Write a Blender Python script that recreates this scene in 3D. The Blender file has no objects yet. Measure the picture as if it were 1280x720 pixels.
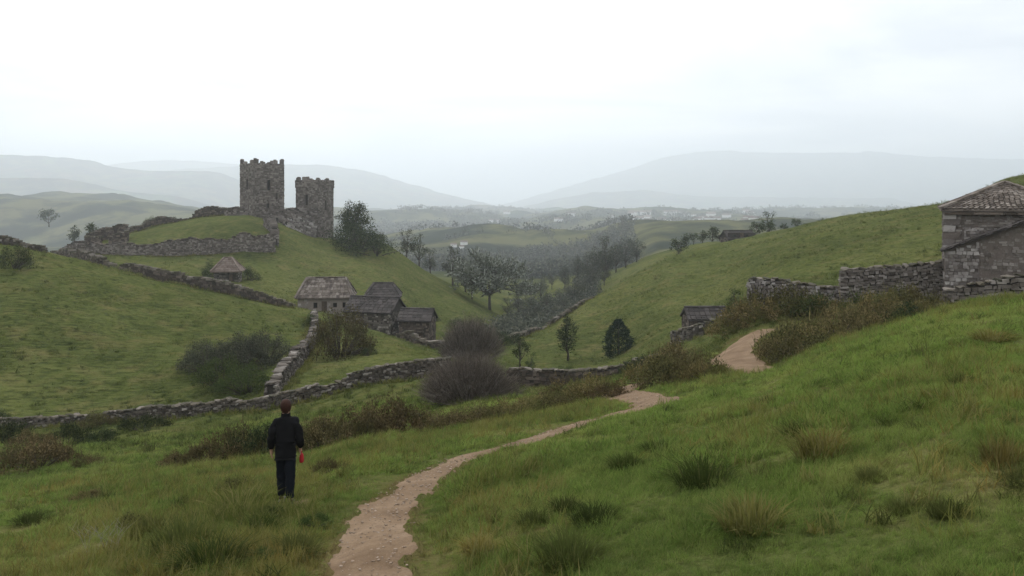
import bpy, bmesh, math, random
import numpy as np
from mathutils import Vector, Matrix, Euler

sc = bpy.context.scene
COL = sc.collection
R = math.radians
rng = np.random.default_rng(7)
random.seed(7)

# ------------------------------------------------------------------ camera
F = 1108.0                     # focal length in pixels of a 1280 px wide frame
HV = 250.0                     # image row of the horizon
cd = bpy.data.cameras.new('camera')
cam = bpy.data.objects.new('camera', cd)
COL.objects.link(cam)
cam.location = (0, 0, 0)
cam.rotation_euler = (R(90), 0, 0)
cd.sensor_width = 36.0
cd.lens = 36.0 * F / 1280.0
cd.shift_y = -(360 - HV) / 1280.0      # level view, shifted down: verticals stay vertical
cd.clip_start = 0.1
cd.clip_end = 60000
sc.camera = cam

# ------------------------------------------------------------------ light
sc.view_settings.view_transform = 'Standard'
sc.view_settings.look = 'None'
sc.view_settings.gamma = 1.0
sc.view_settings.exposure = 0.35
sc.render.engine = 'CYCLES'
sc.cycles.use_denoising = True
sc.cycles.max_bounces = 5
sc.cycles.diffuse_bounces = 3
sc.cycles.glossy_bounces = 2
sc.cycles.transmission_bounces = 2
sc.cycles.transparent_max_bounces = 4
sc.cycles.volume_bounces = 3
sc.cycles.caustics_reflective = False
sc.cycles.caustics_refractive = False

SUN_EL, SUN_AZ = 40.0, -16.0           # azimuth from straight ahead (+y), negative = to the left
w = bpy.data.worlds.new('World')
sc.world = w
w.use_nodes = True
nt = w.node_tree
for n in list(nt.nodes):
    nt.nodes.remove(n)
def wn(t, **k):
    n = nt.nodes.new(t)
    for a, b in k.items():
        setattr(n, a, b)
    return n
out = wn('ShaderNodeOutputWorld')
bg = wn('ShaderNodeBackground')
bg.inputs['Strength'].default_value = 0.13
sky = wn('ShaderNodeTexSky')
sky.sky_type = 'NISHITA'
sky.sun_disc = False
sky.sun_elevation = R(SUN_EL)
sky.sun_rotation = R(SUN_AZ)
sky.dust_density = 3.0
tc = wn('ShaderNodeTexCoord')
sep = wn('ShaderNodeSeparateXYZ')
nt.links.new(tc.outputs['Generated'], sep.inputs[0])
addz = wn('ShaderNodeMath', operation='MAXIMUM'); addz.inputs[1].default_value = 0.0
nt.links.new(sep.outputs[2], addz.inputs[0])
addz2 = wn('ShaderNodeMath', operation='ADD'); addz2.inputs[1].default_value = 0.12
nt.links.new(addz.outputs[0], addz2.inputs[0])
dx = wn('ShaderNodeMath', operation='DIVIDE'); dy = wn('ShaderNodeMath', operation='DIVIDE')
nt.links.new(sep.outputs[0], dx.inputs[0]); nt.links.new(addz2.outputs[0], dx.inputs[1])
nt.links.new(sep.outputs[1], dy.inputs[0]); nt.links.new(addz2.outputs[0], dy.inputs[1])
cmb = wn('ShaderNodeCombineXYZ')
nt.links.new(dx.outputs[0], cmb.inputs[0]); nt.links.new(dy.outputs[0], cmb.inputs[1])
cl = wn('ShaderNodeTexNoise'); cl.inputs['Scale'].default_value = 0.55
cl.inputs['Detail'].default_value = 5; cl.inputs['Roughness'].default_value = 0.5
cl.inputs['Distortion'].default_value = 0.6
nt.links.new(cmb.outputs[0], cl.inputs['Vector'])
ramp = wn('ShaderNodeValToRGB')
ramp.color_ramp.elements[0].position = 0.36; ramp.color_ramp.elements[0].color = (0.64, 0.67, 0.715, 1)
ramp.color_ramp.elements[1].position = 0.58; ramp.color_ramp.elements[1].color = (1.0, 1.0, 1.0, 1)
nt.links.new(cl.outputs['Fac'], ramp.inputs[0])
SKY_GAIN = 8.7
gain = wn('ShaderNodeVectorMath', operation='SCALE'); gain.inputs['Scale'].default_value = SKY_GAIN
nt.links.new(ramp.outputs[0], gain.inputs[0])
mix = wn('ShaderNodeMix', data_type='RGBA'); mix.inputs[0].default_value = 0.97
nt.links.new(sky.outputs[0], mix.inputs[6]); nt.links.new(gain.outputs[0], mix.inputs[7])
nt.links.new(mix.outputs[2], bg.inputs['Color'])
nt.links.new(bg.outputs[0], out.inputs['Surface'])

sd = bpy.data.lights.new('sun', 'SUN')
sd.energy = 1.5
sd.angle = R(20)
sd.color = (1.0, 0.96, 0.9)
sun = bpy.data.objects.new('sun', sd)
COL.objects.link(sun)
az, el = R(SUN_AZ), R(SUN_EL)
sdir = Vector((math.sin(az) * math.cos(el), math.cos(az) * math.cos(el), math.sin(el)))
sun.rotation_euler = sdir.to_track_quat('Z', 'Y').to_euler()

# ------------------------------------------------------------------ noise
def _h(ix, iy, s):
    n = (ix * 374761393 + iy * 668265263 + s * 1442695041) & 0x7fffffff
    n = ((n ^ (n >> 13)) * 1274126177) & 0x7fffffff
    return ((n ^ (n >> 16)) & 0xffff) / 32767.5 - 1.0
def vnoise(x, y, s=0):
    ix = np.floor(x).astype(np.int64); iy = np.floor(y).astype(np.int64)
    fx = x - ix; fy = y - iy
    fx = fx * fx * (3 - 2 * fx); fy = fy * fy * (3 - 2 * fy)
    a = _h(ix, iy, s); b = _h(ix + 1, iy, s); c = _h(ix, iy + 1, s); d = _h(ix + 1, iy + 1, s)
    return (a * (1 - fx) + b * fx) * (1 - fy) + (c * (1 - fx) + d * fx) * fy
def fbm(x, y, o=4, s=0):
    t = 0; a = 0.5
    for k in range(o):
        t = t + a * vnoise(x * 2 ** k + 13.7 * k, y * 2 ** k - 7.1 * k, s + k); a *= 0.5
    return t

# ------------------------------------------------------------------ the land
# one profile per bearing (given as the photograph's column u): (distance, row) of the same land features
FAR = [(4300, 268), (7200, 262), (16000, 256)]
PROF = {
 -600: (.27, [(33,606),(45,565),(62,540),(66,532),(85,400),(110,318),(140,335),(170,350),(180,352),(215,350),(300,352),(760,335),(1150,312),(1500,252),(2000,246),(2700,276)]),
   0: (.25, [(33,601),(45,562),(62,532),(66,522),(85,395),(110,306),(140,330),(170,345),(180,345),(215,342),(300,350),(760,335),(1150,310),(1500,249),(2000,243),(2700,275)]),
 100: (.24, [(32,592),(45,558),(62,530),(66,519),(85,410),(110,326),(135,335),(166,322),(176,306),(195,304),(280,335),(760,325),(1150,305),(1500,252),(2000,246),(2700,275)]),
 200: (.228,[(31,583),(45,552),(61,524),(65,513),(84,430),(108,353),(130,349),(168,323),(176,300),(205,281),(280,330),(760,320),(1150,300),(1500,258),(2000,252),(2700,275)]),
 300: (.218,[(30,573),(45,535),(59,514),(63,503),(83,435),(106,378),(130,366),(168,320),(176,289),(205,270),(280,320),(760,315),(1150,300),(1500,272),(2000,266),(2700,275)]),
 345: (.215,[(30,570),(44,530),(58,508),(62,496),(84,438),(108,388),(130,377),(168,325),(180,294),(205,278),(275,325),(760,318),(1150,300),(1500,278),(2000,272),(2700,273)]),
 400: (.21, [(29,566),(42,527),(57,498),(62,489),(85,440),(110,398),(130,388),(165,345),(183,315),(205,297),(270,330),(760,320),(1150,298),(1500,300),(2000,276),(2700,272)]),
 470: (.198,[(29,552),(42,522),(56,482),(60,474),(82,440),(105,416),(125,411),(160,365),(185,325),(208,302),(270,335),(760,320),(1150,292),(1500,300),(2000,274),(2700,270)]),
 540: (.19, [(29,545),(42,515),(55,472),(60,463),(82,448),(105,440),(125,427),(160,390),(185,362),(208,345),(270,350),(760,320),(1150,288),(1500,300),(2000,272),(2700,268)]),
 600: (.181,[(28,537),(40,508),(58,478),(70,467),(90,450),(110,441),(130,430),(160,405),(185,390),(210,378),(280,362),(760,322),(1150,284),(1500,300),(2000,276),(2700,268)]),
 660: (.172,[(28,527),(40,503),(60,488),(75,478),(95,462),(140,418),(165,422),(200,402),(230,390),(260,377),(320,362),(760,330),(1150,288),(1500,300),(2000,272),(2700,270)]),
 740: (.157,[(27,513),(38,492),(60,476),(80,468),(110,440),(150,374),(180,387),(210,377),(240,364),(280,352),(330,347),(760,325),(1150,292),(1500,300),(2000,277),(2700,268)]),
 830: (.134,[(26,497),(36,478),(58,456),(78,445),(110,395),(165,327),(190,342),(240,322),(270,318),(300,314),(380,325),(500,315),(700,292),(1500,300),(2000,280),(2700,268)]),
 900: (.125,[(27,482),(40,456),(52,433),(80,411),(120,360),(180,304),(210,314),(240,303),(270,302),(300,304),(380,320),(500,310),(700,292),(1500,300),(2000,279),(2700,268)]),
 960: (.117,[(28,467),(40,452),(58,392),(70,387),(110,335),(185,292),(220,302),(250,304),(280,304),(310,306),(380,315),(500,305),(700,292),(1500,284),(2000,280),(2700,268)]),
1060: (.091,[(31,426),(42,428),(56,392),(68,376),(105,310),(170,270),(210,287),(250,297),(280,300),(310,303),(380,310),(500,303),(700,292),(1500,284),(2000,280),(2700,268)]),
1180: (.055,[(31,388),(42,400),(53,384),(65,366),(95,300),(140,254),(180,272),(220,282),(260,287),(300,292),(380,302),(500,300),(700,292),(1500,284),(2000,280),(2700,268)]),
1280: (.04, [(30,375),(42,387),(52,372),(65,345),(95,268),(130,219),(170,240),(220,252),(260,262),(300,272),(380,290),(500,292),(700,290),(1500,284),(2000,280),(2700,268)]),
1800: (.0,  [(28,346),(40,344),(52,330),(65,300),(95,240),(140,190),(180,215),(220,235),(260,250),(300,260),(380,280),(500,285),(700,288),(1500,284),(2000,280),(2700,268)]),
}
EYE = 2.2
US = np.array(sorted(PROF), float)
KY, KZ = [], []
for u_ in sorted(PROF):
    s_, kk = PROF[u_]
    kk = kk + FAR
    y0 = kk[0][0]; zc = (HV - kk[0][1]) / F * y0
    ys = [0.5, y0 * 0.5] + [a for a, b in kk]
    zs = [-EYE - .05, -EYE + (zc + EYE) * 0.5 + .30] + [(HV - b) / F * a for a, b in kk]
    KY.append(ys); KZ.append(zs)
KY = np.array(KY); KZ = np.array(KZ)
def pchip_d(x, y):
    h = np.diff(x); d = np.diff(y) / h
    m = np.zeros_like(y)
    w1 = 2 * h[1:] + h[:-1]; w2 = h[1:] + 2 * h[:-1]
    same = d[:-1] * d[1:] > 0
    with np.errstate(divide='ignore', invalid='ignore'):
        hm = (w1 + w2) / (w1 / d[:-1] + w2 / d[1:])
    m[1:-1] = np.where(same, hm, 0)
    m[0] = d[0]; m[-1] = d[-1]
    return m
UD = np.linspace(-600, 1800, 1201)
def upsample(K):
    outk = np.zeros((len(UD), K.shape[1]))
    for j in range(K.shape[1]):
        y = K[:, j]; m = pchip_d(US, y)
        i = np.clip(np.searchsorted(US, UD, side='right') - 1, 0, len(US) - 2)
        h = US[i + 1] - US[i]; t = (UD - US[i]) / h
        outk[:, j] = ((1 + 2*t) * (1-t)**2 * y[i] + t * (1-t)**2 * h * m[i] + t*t*(3-2*t) * y[i+1] + t*t*(t-1) * h * m[i+1])
    return outk
KYD, KZD = upsample(np.log(KY)), upsample(KZ)
KYD = np.exp(KYD)
KMD = np.array([pchip_d(KYD[i], KZD[i]) for i in range(len(UD))])
TAN = math.tan(R(55))
PATHS = []
def base_z(x, y):
    x = np.asarray(x, float); y = np.asarray(y, float)
    az = np.arctan2(x, y)
    r = np.hypot(x, y)
    Y = np.where(np.abs(az) < R(55), y, r * math.cos(R(55)))
    Y = np.clip(Y, 0.51, 15900)
    tu = np.where(np.abs(az) < R(55), x / np.maximum(y, 1e-3), np.sign(x) * TAN)
    back = np.clip((np.abs(az) - R(90)) / R(90), 0, 1)
    tu = tu * (1 - back)
    u = np.clip(640 + F * tu, -600, 1799.9)
    fi = (u + 600) / 2.0
    i0 = np.clip(fi.astype(int), 0, len(UD) - 2); ft = (fi - i0)
    shp = Y.shape
    i0f = i0.ravel(); ftf = ft.ravel(); Yf = Y.ravel()
    res = np.empty(Yf.shape)
    CH = 120000
    for a in range(0, len(Yf), CH):
        ii = i0f[a:a+CH]; t = ftf[a:a+CH, None]; yy = Yf[a:a+CH]
        ky = KYD[ii] * (1-t) + KYD[ii+1] * t
        kz = KZD[ii] * (1-t) + KZD[ii+1] * t
        km = KMD[ii] * (1-t) + KMD[ii+1] * t
        k = np.clip((ky <= yy[:, None]).sum(1) - 1, 0, ky.shape[1] - 2)
        n = np.arange(len(ii))
        x0 = ky[n, k]; h = ky[n, k+1] - x0; s = np.clip((yy - x0) / h, 0, 1)
        res[a:a+CH] = ((1+2*s)*(1-s)**2*kz[n,k] + s*(1-s)**2*h*km[n,k] + s*s*(3-2*s)*kz[n,k+1] + s*s*(s-1)*h*km[n,k+1])
    z = res.reshape(shp)
    rr = np.maximum(r, 1)
    hum = 0.15 * np.clip(rr / 12, 0.3, 1)
    if PATHS: hum = hum * np.clip((path_dist(x, y) + .2) / 1.8, .12, 1)      # trodden ground is even
    z = z + hum * fbm(x / 2.1, y / 2.1, 4, 3)
    z = z + np.clip((rr - 20) / 60, 0, 1) * 0.38 * fbm(x / 7.0, y / 7.0, 3, 11)
    z = z + np.clip((rr - 45) / 30, 0, 1) * np.clip((260 - rr) / 60, 0, 1) * .30 * fbm(x / 4.5, y / 2.2, 3, 14)
    z = z + np.clip((rr - 90) / 150, 0, 1) * 1.3 * fbm(x / 32.0, y / 32.0, 3, 19)
    z = z + np.clip((rr - 400) / 800, 0, 1) * 44 * fbm(x / 260.0, y / 300.0, 5, 23)
    z = z + np.clip((rr - 2600) / 1500, 0, 1) * 18 * fbm(x / 600.0, y / 600.0, 4, 29)
    return z
def bz(x, y):
    return float(base_z(np.array([x]), np.array([y]))[0])
def hit(u, v, y0=4.0, y1=2500.0):
    """first point of the ground met along the line of sight through (u, v)"""
    ys = np.exp(np.linspace(math.log(y0), math.log(y1), 3000))
    zs = base_z((u - 640) / F * ys, ys)
    ray = (HV - v) / F * ys
    k = np.nonzero(zs >= ray)[0]
    y = ys[k[0]] if len(k) else ys[-1]
    return Vector(((u - 640) / F * y, y, bz((u - 640) / F * y, y)))
def at(u, y):
    x = (u - 640) / F * y
    return Vector((x, y, bz(x, y)))

# ------------------------------------------------------------------ paths
def smooth_line(pts, step=0.25):
    P = np.array(pts, float)
    d = np.r_[0, np.cumsum(np.hypot(*(np.diff(P[:, :2], axis=0).T)))]
    n = max(4, int(d[-1] / step)); t = np.linspace(0, d[-1], n)
    cols = []
    for j in range(P.shape[1]):
        m = pchip_d(d, P[:, j]); i = np.clip(np.searchsorted(d, t, side='right') - 1, 0, len(d) - 2)
        h = d[i+1] - d[i]; s = (t - d[i]) / h; y = P[:, j]
        cols.append((1+2*s)*(1-s)**2*y[i] + s*(1-s)**2*h*m[i] + s*s*(3-2*s)*y[i+1] + s*s*(s-1)*h*m[i+1])
    return np.array(cols).T
def pathpts(rows):
    o = []
    for u, v, wd in rows:
        p = hit(u, v); o.append((p.x, p.y, wd))
    return o
main_path = pathpts([(432,850,.50),(455,715,.52),(466,665,.47),(480,630,.43),(515,603,.45),(580,573,.42),(650,551,.52),(720,531,.62),(780,514,.7),(822,500,.7)])
p_tail = [( (800-640)/F*30.0, 30.0, .6), ((770-640)/F*34.5, 34.5, .75), ((785-640)/F*38.5, 38.5, .75), ((850-640)/F*41.5, 41.5, .6)]
main_path = smooth_line(main_path + p_tail)
far_path = smooth_line([((990-640)/F*33, 33, .8), ((945-640)/F*37.5, 37.5, .95), ((915-640)/F*43, 43, 1.1), ((930-640)/F*48, 48, .9), ((965-640)/F*51, 51, .6)])
trail = smooth_line(pathpts([(338,634,.08),(356,631,.18),(375,627,.22),(394,620,.17),(405,616,.07)]))
PATHS = [main_path, far_path, trail]
def path_dist(x, y):
    """signed: <0 inside a path (metres from the edge)"""
    x = np.asarray(x, float); y = np.asarray(y, float)
    d = np.full(x.shape, 99.0)
    for L in PATHS:
        lo = L[:, :2].min(0) - 3; hi = L[:, :2].max(0) + 3
        m = (x > lo[0]) & (x < hi[0]) & (y > lo[1]) & (y < hi[1])
        idx = np.nonzero(m.ravel())[0]
        if not len(idx): continue
        xs = x.ravel()[idx]; ys = y.ravel()[idx]; best = np.full(len(idx), 99.0)
        for a in range(0, len(idx), 40000):
            dd = np.hypot(xs[a:a+40000, None] - L[None, :, 0], ys[a:a+40000, None] - L[None, :, 1]) - L[None, :, 2]
            best[a:a+40000] = dd.min(1)
        df = d.ravel(); df[idx] = np.minimum(df[idx], best); d = df.reshape(x.shape)
    return d
def ground(x, y):
    x = np.asarray(x, float); y = np.asarray(y, float)
    z = base_z(x, y)
    d = path_dist(x, y) + 0.20 * fbm(x * 1.7, y * 1.7, 3, 41)
    return z - 0.10 * np.clip(-d / 0.10, 0, 1) - np.where(d > 0, .09 * np.exp(-(d / .8) ** 2), 0)

# ------------------------------------------------------------------ materials
MATS = {}
def mat(name):
    m = bpy.data.materials.new(name); m.use_nodes = True
    for n in list(m.node_tree.nodes): m.node_tree.nodes.remove(n)
    return m
class NB:
    def __init__(s, m): s.t = m.node_tree
    def n(s, typ, ins=None, **k):
        nd = s.t.nodes.new(typ)
        for a, b in k.items(): setattr(nd, a, b)
        for a, b in (ins or {}).items():
            sk = nd.inputs[a]
            if isinstance(b, bpy.types.NodeSocket): s.t.links.new(b, sk)
            else: sk.default_value = b
        return nd
    def noise(s, vec, scale, detail=4, rough=.55, dist=0):
        return s.n('ShaderNodeTexNoise', {'Vector': vec, 'Scale': scale, 'Detail': detail, 'Roughness': rough, 'Distortion': dist}).outputs['Fac']
    def ramp(s, fac, stops):
        r = s.n('ShaderNodeValToRGB', {'Fac': fac})
        e = r.color_ramp.elements
        while len(e) < len(stops): e.new(0.5)
        for q, (p, c) in zip(e, stops): q.position = p; q.color = (*c, 1)
        return r.outputs['Color']
    def mixc(s, fac, a, b, mode='MIX'):
        m = s.n('ShaderNodeMix', {0: fac, 6: a, 7: b}, data_type='RGBA', blend_type=mode); return m.outputs[2]
    def math(s, op, a, b=0.0):
        return s.n('ShaderNodeMath', {0: a, 1: b}, operation=op).outputs[0]
    def rng(s, v, a, b, c=0., d=1.):
        return s.n('ShaderNodeMapRange', {'Value': v, 'From Min': a, 'From Max': b, 'To Min': c, 'To Max': d}).outputs[0]
def c4(c): return (*c, 1.0)
def finish(b, color, rough=.9, bump=None, bstr=.3, bdist=.05, spec=.2):
    ins = {'Base Color': color, 'Roughness': rough, 'Specular IOR Level': spec}
    if bump is not None:
        ins['Normal'] = b.n('ShaderNodeBump', {'Height': bump, 'Strength': bstr, 'Distance': bdist}).outputs[0]
    p = b.n('ShaderNodeBsdfPrincipled', ins)
    b.n('ShaderNodeOutputMaterial', {'Surface': p.outputs[0]})
def pos(b): return b.n('ShaderNodeNewGeometry').outputs['Position']

def grass_tone(b, P):
    """colour of the pasture at a place: shared by the ground sheet and the blades"""
    big = b.noise(P, 0.045, 4, .55)
    mid = b.noise(P, 0.35, 4, .6)
    fine = b.noise(P, 2.2, 4, .6)
    c = b.ramp(big, [(.34, (.064, .079, .024)), (.5, (.090, .108, .032)), (.66, (.128, .138, .046))])
    c = b.mixc(b.rng(mid, .50, .70, 0, .7), c, c4((.165, .138, .060)))
    c = b.mixc(b.rng(mid, .45, .28, 0, .6), c, c4((.036, .050, .016)))
    c = b.mixc(b.rng(fine, .5, .72, 0, .45), c, c4((.125, .125, .045)))
    c = b.mixc(b.rng(fine, .45, .3, 0, .45), c, c4((.030, .042, .013)))
    # cattle terraces: fine level creases along the slopes
    sep = b.n('ShaderNodeSeparateXYZ', {0: P})
    wv = b.n('ShaderNodeCombineXYZ', {0: b.math('MULTIPLY', sep.outputs[0], .25), 1: b.math('MULTIPLY', sep.outputs[1], .9), 2: b.math('MULTIPLY', sep.outputs[2], 2.6)}).outputs[0]
    ter = b.noise(wv, 2.3, 4, .65)
    cd_ = b.n('ShaderNodeVectorMath', {0: P}, operation='LENGTH').outputs['Value']
    ter = b.math('ADD', .52, b.math('MULTIPLY', b.math('SUBTRACT', ter, .52), b.rng(cd_, 25, 60, .25, 1)))
    c = b.mixc(b.rng(ter, .5, .36, 0, .65), c, c4((.026, .036, .013)))
    c = b.mixc(b.rng(ter, .54, .70, 0, .6), c, c4((.150, .155, .060)))
    return c, mid, fine, ter
def make_ground():
    m = mat('pasture_turf'); b = NB(m); P = pos(b)
    c, mid, fine, ter = grass_tone(b, P)
    brown = b.n('ShaderNodeAttribute', attribute_name='brown').outputs['Fac']
    far = b.n('ShaderNodeAttribute', attribute_name='far').outputs['Fac']
    bn = b.noise(P, .8, 4, .65)
    c = b.mixc(b.math('MULTIPLY', brown, b.rng(bn, .35, .6)), c, c4((.105, .078, .036)))
    # distant country: patchwork of woods and fields
    fn = b.noise(P, .011, 5, .62)
    vor = b.n('ShaderNodeTexVoronoi', {'Vector': P, 'Scale': .008}).outputs['Color']
    fc = b.ramp(fn, [(.40, (.022, .030, .016)), (.5, (.05, .056, .026)), (.56, (.13, .125, .055)), (.64, (.10, .105, .045)), (.72, (.15, .115, .07))])
    fc = b.mixc(.35, fc, b.mixc(.7, vor, c4((.09, .10, .04))), 'MULTIPLY')
    fc = b.mixc(.55, fc, b.ramp(fn, [(.42, (.022, .030, .016)), (.58, (.13, .13, .055))]))
    c = b.mixc(far, c, fc)
    h = b.math('ADD', b.math('MULTIPLY', ter, .6), b.math('MULTIPLY', fine, .4))
    finish(b, c, 1.0, h, 1.0, .7, 0.0)
    return m
M_GROUND = make_ground()
def make_path():
    m = mat('dirt_path'); b = NB(m); P = pos(b)
    a = b.noise(P, 1.1, 5, .6); f = b.noise(P, 9, 6, .7); g = b.noise(P, 40, 3, .6)
    c = b.ramp(a, [(.32, (.140, .090, .052)), (.52, (.205, .138, .084)), (.7, (.27, .192, .126))])
    c = b.mixc(b.rng(f, .5, .68, 0, .85), c, c4((.15, .102, .068)))
    c = b.mixc(b.rng(g, .55, .7, 0, .5), c, c4((.29, .225, .16)))
    finish(b, c, .95, b.math('ADD', f, b.math('MULTIPLY', g, .4)), .8, .05, .1)
    return m
M_PATH = make_path()
def make_stone(name, stops, dark=(.07, .062, .055), lichen=.35, sc_=1.0):
    m = mat(name); b = NB(m)
    g = b.n('ShaderNodeNewGeometry'); P = g.outputs['Position']
    oi = b.n('ShaderNodeObjectInfo').outputs['Random']
    r = b.math('FRACT', b.math('ADD', g.outputs['Random Per Island'], oi))
    c = b.ramp(r, stops)
    n1 = b.noise(P, 1.1 * sc_, 5, .6); n2 = b.noise(P, 9 * sc_, 5, .7)
    c = b.mixc(b.rng(n1, .5, .68, 0, .6), c, c4(dark))
    c = b.mixc(b.rng(n2, .56, .72, 0, lichen), c, c4((.40, .40, .36)))
    c = b.mixc(b.rng(n2, .44, .3, 0, .5), c, c4(dark))
    finish(b, c, .95, n2, .6, .04, .15)
    return m
M_STONE = make_stone('field_stone', [(0, (.045, .038, .031)), (.45, (.090, .075, .062)), (.8, (.150, .130, .112)), (1, (.33, .30, .27))])
M_STONE_B = make_stone('brown_stone', [(0, (.045, .036, .029)), (.5, (.085, .066, .053)), (1, (.17, .138, .115))], (.05, .042, .036), .2)
M_CASTLE = make_stone('castle_stone', [(0, (.085, .070, .060)), (.5, (.150, .128, .112)), (1, (.26, .23, .205))], (.070, .058, .048), .25, .3)
M_PALE = make_stone('pale_rubble', [(0, (.10, .085, .078)), (.5, (.22, .195, .18)), (1, (.40, .37, .35))], (.12, .10, .09), .4)
M_MORTAR = make_stone('wall_core', [(0, (.040, .034, .028)), (1, (.050, .043, .036))], (.04, .035, .03), .1)
M_HOUSE = make_stone('house_rubble', [(0, (.11, .093, .080)), (.5, (.175, .152, .134)), (1, (.29, .26, .235))], (.085, .07, .06), .4, 1.4)
M_LIME = make_stone('pale_render', [(0, (.22, .188, .165)), (1, (.22, .188, .165))], (.14, .115, .10), .3, 1.2)
M_PLASTER = make_stone('old_render', [(0, (.145, .120, .105)), (1, (.145, .120, .105))], (.095, .080, .070), .3, 1.2)
M_TILE = make_stone('roof_slab', [(0, (.085, .068, .056)), (.5, (.155, .128, .108)), (1, (.27, .235, .205))], (.07, .055, .05), .2)
M_SLATE = make_stone('dark_slate', [(0, (.042, .036, .034)), (.5, (.062, .054, .051)), (1, (.090, .078, .074))], (.040, .036, .034), .08)
M_RUST = make_stone('rusty_tile', [(0, (.115, .085, .070)), (.5, (.165, .128, .108)), (1, (.24, .195, .168))], (.12, .085, .07), .2)
M_WOOD = make_stone('weathered_wood', [(0, (.075, .055, .042)), (1, (.12, .09, .068))], (.03, .025, .02), .1)
M_COPE = make_stone('mossy_coping', [(0, (.055, .052, .036)), (.5, (.105, .088, .065)), (1, (.20, .175, .15))], (.035, .034, .022), .2)
def flat_mat(name, c, rough=.8, spec=.2, nscale=14, var=.35):
    m = mat(name); b = NB(m)
    tcx = b.n('ShaderNodeTexCoord').outputs['Object']
    n = b.noise(tcx, nscale, 4, .6)
    col = b.mixc(b.rng(n, .35, .65, 0, var), c4(c), c4(tuple(x * .5 for x in c)))
    finish(b, col, rough, n, .3, .01, spec)
    return m
M_DARK = flat_mat('dark_opening', (.012, .011, .010), .6)
M_COAT = flat_mat('black_wool', (.011, .011, .012), .95, .1)
M_TROUSER = flat_mat('navy_cotton', (.010, .012, .017), .95, .1)
M_SKIN = flat_mat('skin', (.42, .25, .17), .6, .3, 30, .1)
M_HAIR = flat_mat('auburn_hair', (.040, .016, .010), .8, .2, 60, .5)
M_SHOE = flat_mat('brown_leather', (.075, .040, .024), .6, .3)
M_RED = flat_mat('red_canvas', (.34, .018, .022), .8, .2)
M_WHITEWASH = flat_mat('whitewash', (.72, .72, .70), .9, .1, .2, .1)

def make_leaf(name, stops, trans=.25, pn=0.0, alt=None):
    m = mat(name); b = NB(m)
    g = b.n('ShaderNodeNewGeometry')
    oi = b.n('ShaderNodeObjectInfo').outputs['Random']
    r = g.outputs['Random Per Island']
    c = b.ramp(r, stops)
    n = b.noise(g.outputs['Position'], .75, 3, .6)
    if alt: c = b.mixc(b.rng(n, .45, .62, 0, pn), c, c4(alt))
    hv = b.n('ShaderNodeHueSaturation', {'Color': c, 'Hue': b.rng(oi, 0, 1, .485, .515), 'Value': b.rng(oi, 0, 1, .85, 1.15)}).outputs[0]
    d = b.n('ShaderNodeBsdfDiffuse', {'Color': hv, 'Roughness': .6})
    t = b.n('ShaderNodeBsdfTranslucent', {'Color': hv})
    mx = b.n('ShaderNodeMixShader', {0: trans, 1: d.outputs[0], 2: t.outputs[0]})
    b.n('ShaderNodeOutputMaterial', {'Surface': mx.outputs[0]})
    return m
L_DARK = make_leaf('dark_foliage', [(0, (.018, .028, .013)), (.6, (.042, .056, .024)), (1, (.095, .112, .046))])
L_MID = make_leaf('green_foliage', [(0, (.035, .055, .020)), (.6, (.062, .088, .028)), (1, (.11, .135, .045))])
L_CON = make_leaf('conifer_foliage', [(0, (.016, .028, .018)), (.6, (.028, .044, .028)), (1, (.048, .066, .040))])
L_OLIVE = make_leaf('olive_foliage', [(0, (.036, .038, .017)), (.5, (.085, .082, .032)), (1, (.17, .155, .066))], .3, .6, (.095, .072, .036))
L_BRACKEN = make_leaf('bracken_foliage', [(0, (.065, .056, .024)), (.5, (.17, .14, .055)), (1, (.30, .25, .115))], .35, .9, (.105, .115, .038))
L_RUST = make_leaf('rusty_foliage', [(0, (.050, .042, .020)), (.5, (.125, .096, .046)), (1, (.25, .195, .10))], .3, .8, (.070, .070, .028))
L_TWIG = make_leaf('bare_twigs', [(0, (.060, .048, .041)), (.5, (.115, .094, .080)), (1, (.22, .19, .165))], .1)
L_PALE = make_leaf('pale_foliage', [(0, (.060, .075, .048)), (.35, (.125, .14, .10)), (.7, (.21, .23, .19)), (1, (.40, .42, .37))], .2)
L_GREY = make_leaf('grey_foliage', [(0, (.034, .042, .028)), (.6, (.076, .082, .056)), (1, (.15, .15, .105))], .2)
L_MIST = make_leaf('haze_paled_foliage', [(0, (.048, .056, .044)), (.6, (.092, .098, .076)), (1, (.17, .17, .135))], .25)  # early-spring grey, paled further to put distance haze into the leaf colour
def bark_mat():
    m = mat('bark'); b = NB(m); P = b.n('ShaderNodeTexCoord').outputs['Object']
    n = b.noise(P, 18, 5, .7)
    finish(b, b.ramp(n, [(.3, (.035, .028, .022)), (.7, (.10, .085, .07))]), .95, n, .8, .02, .1)
    return m
M_BARK = bark_mat()
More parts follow.
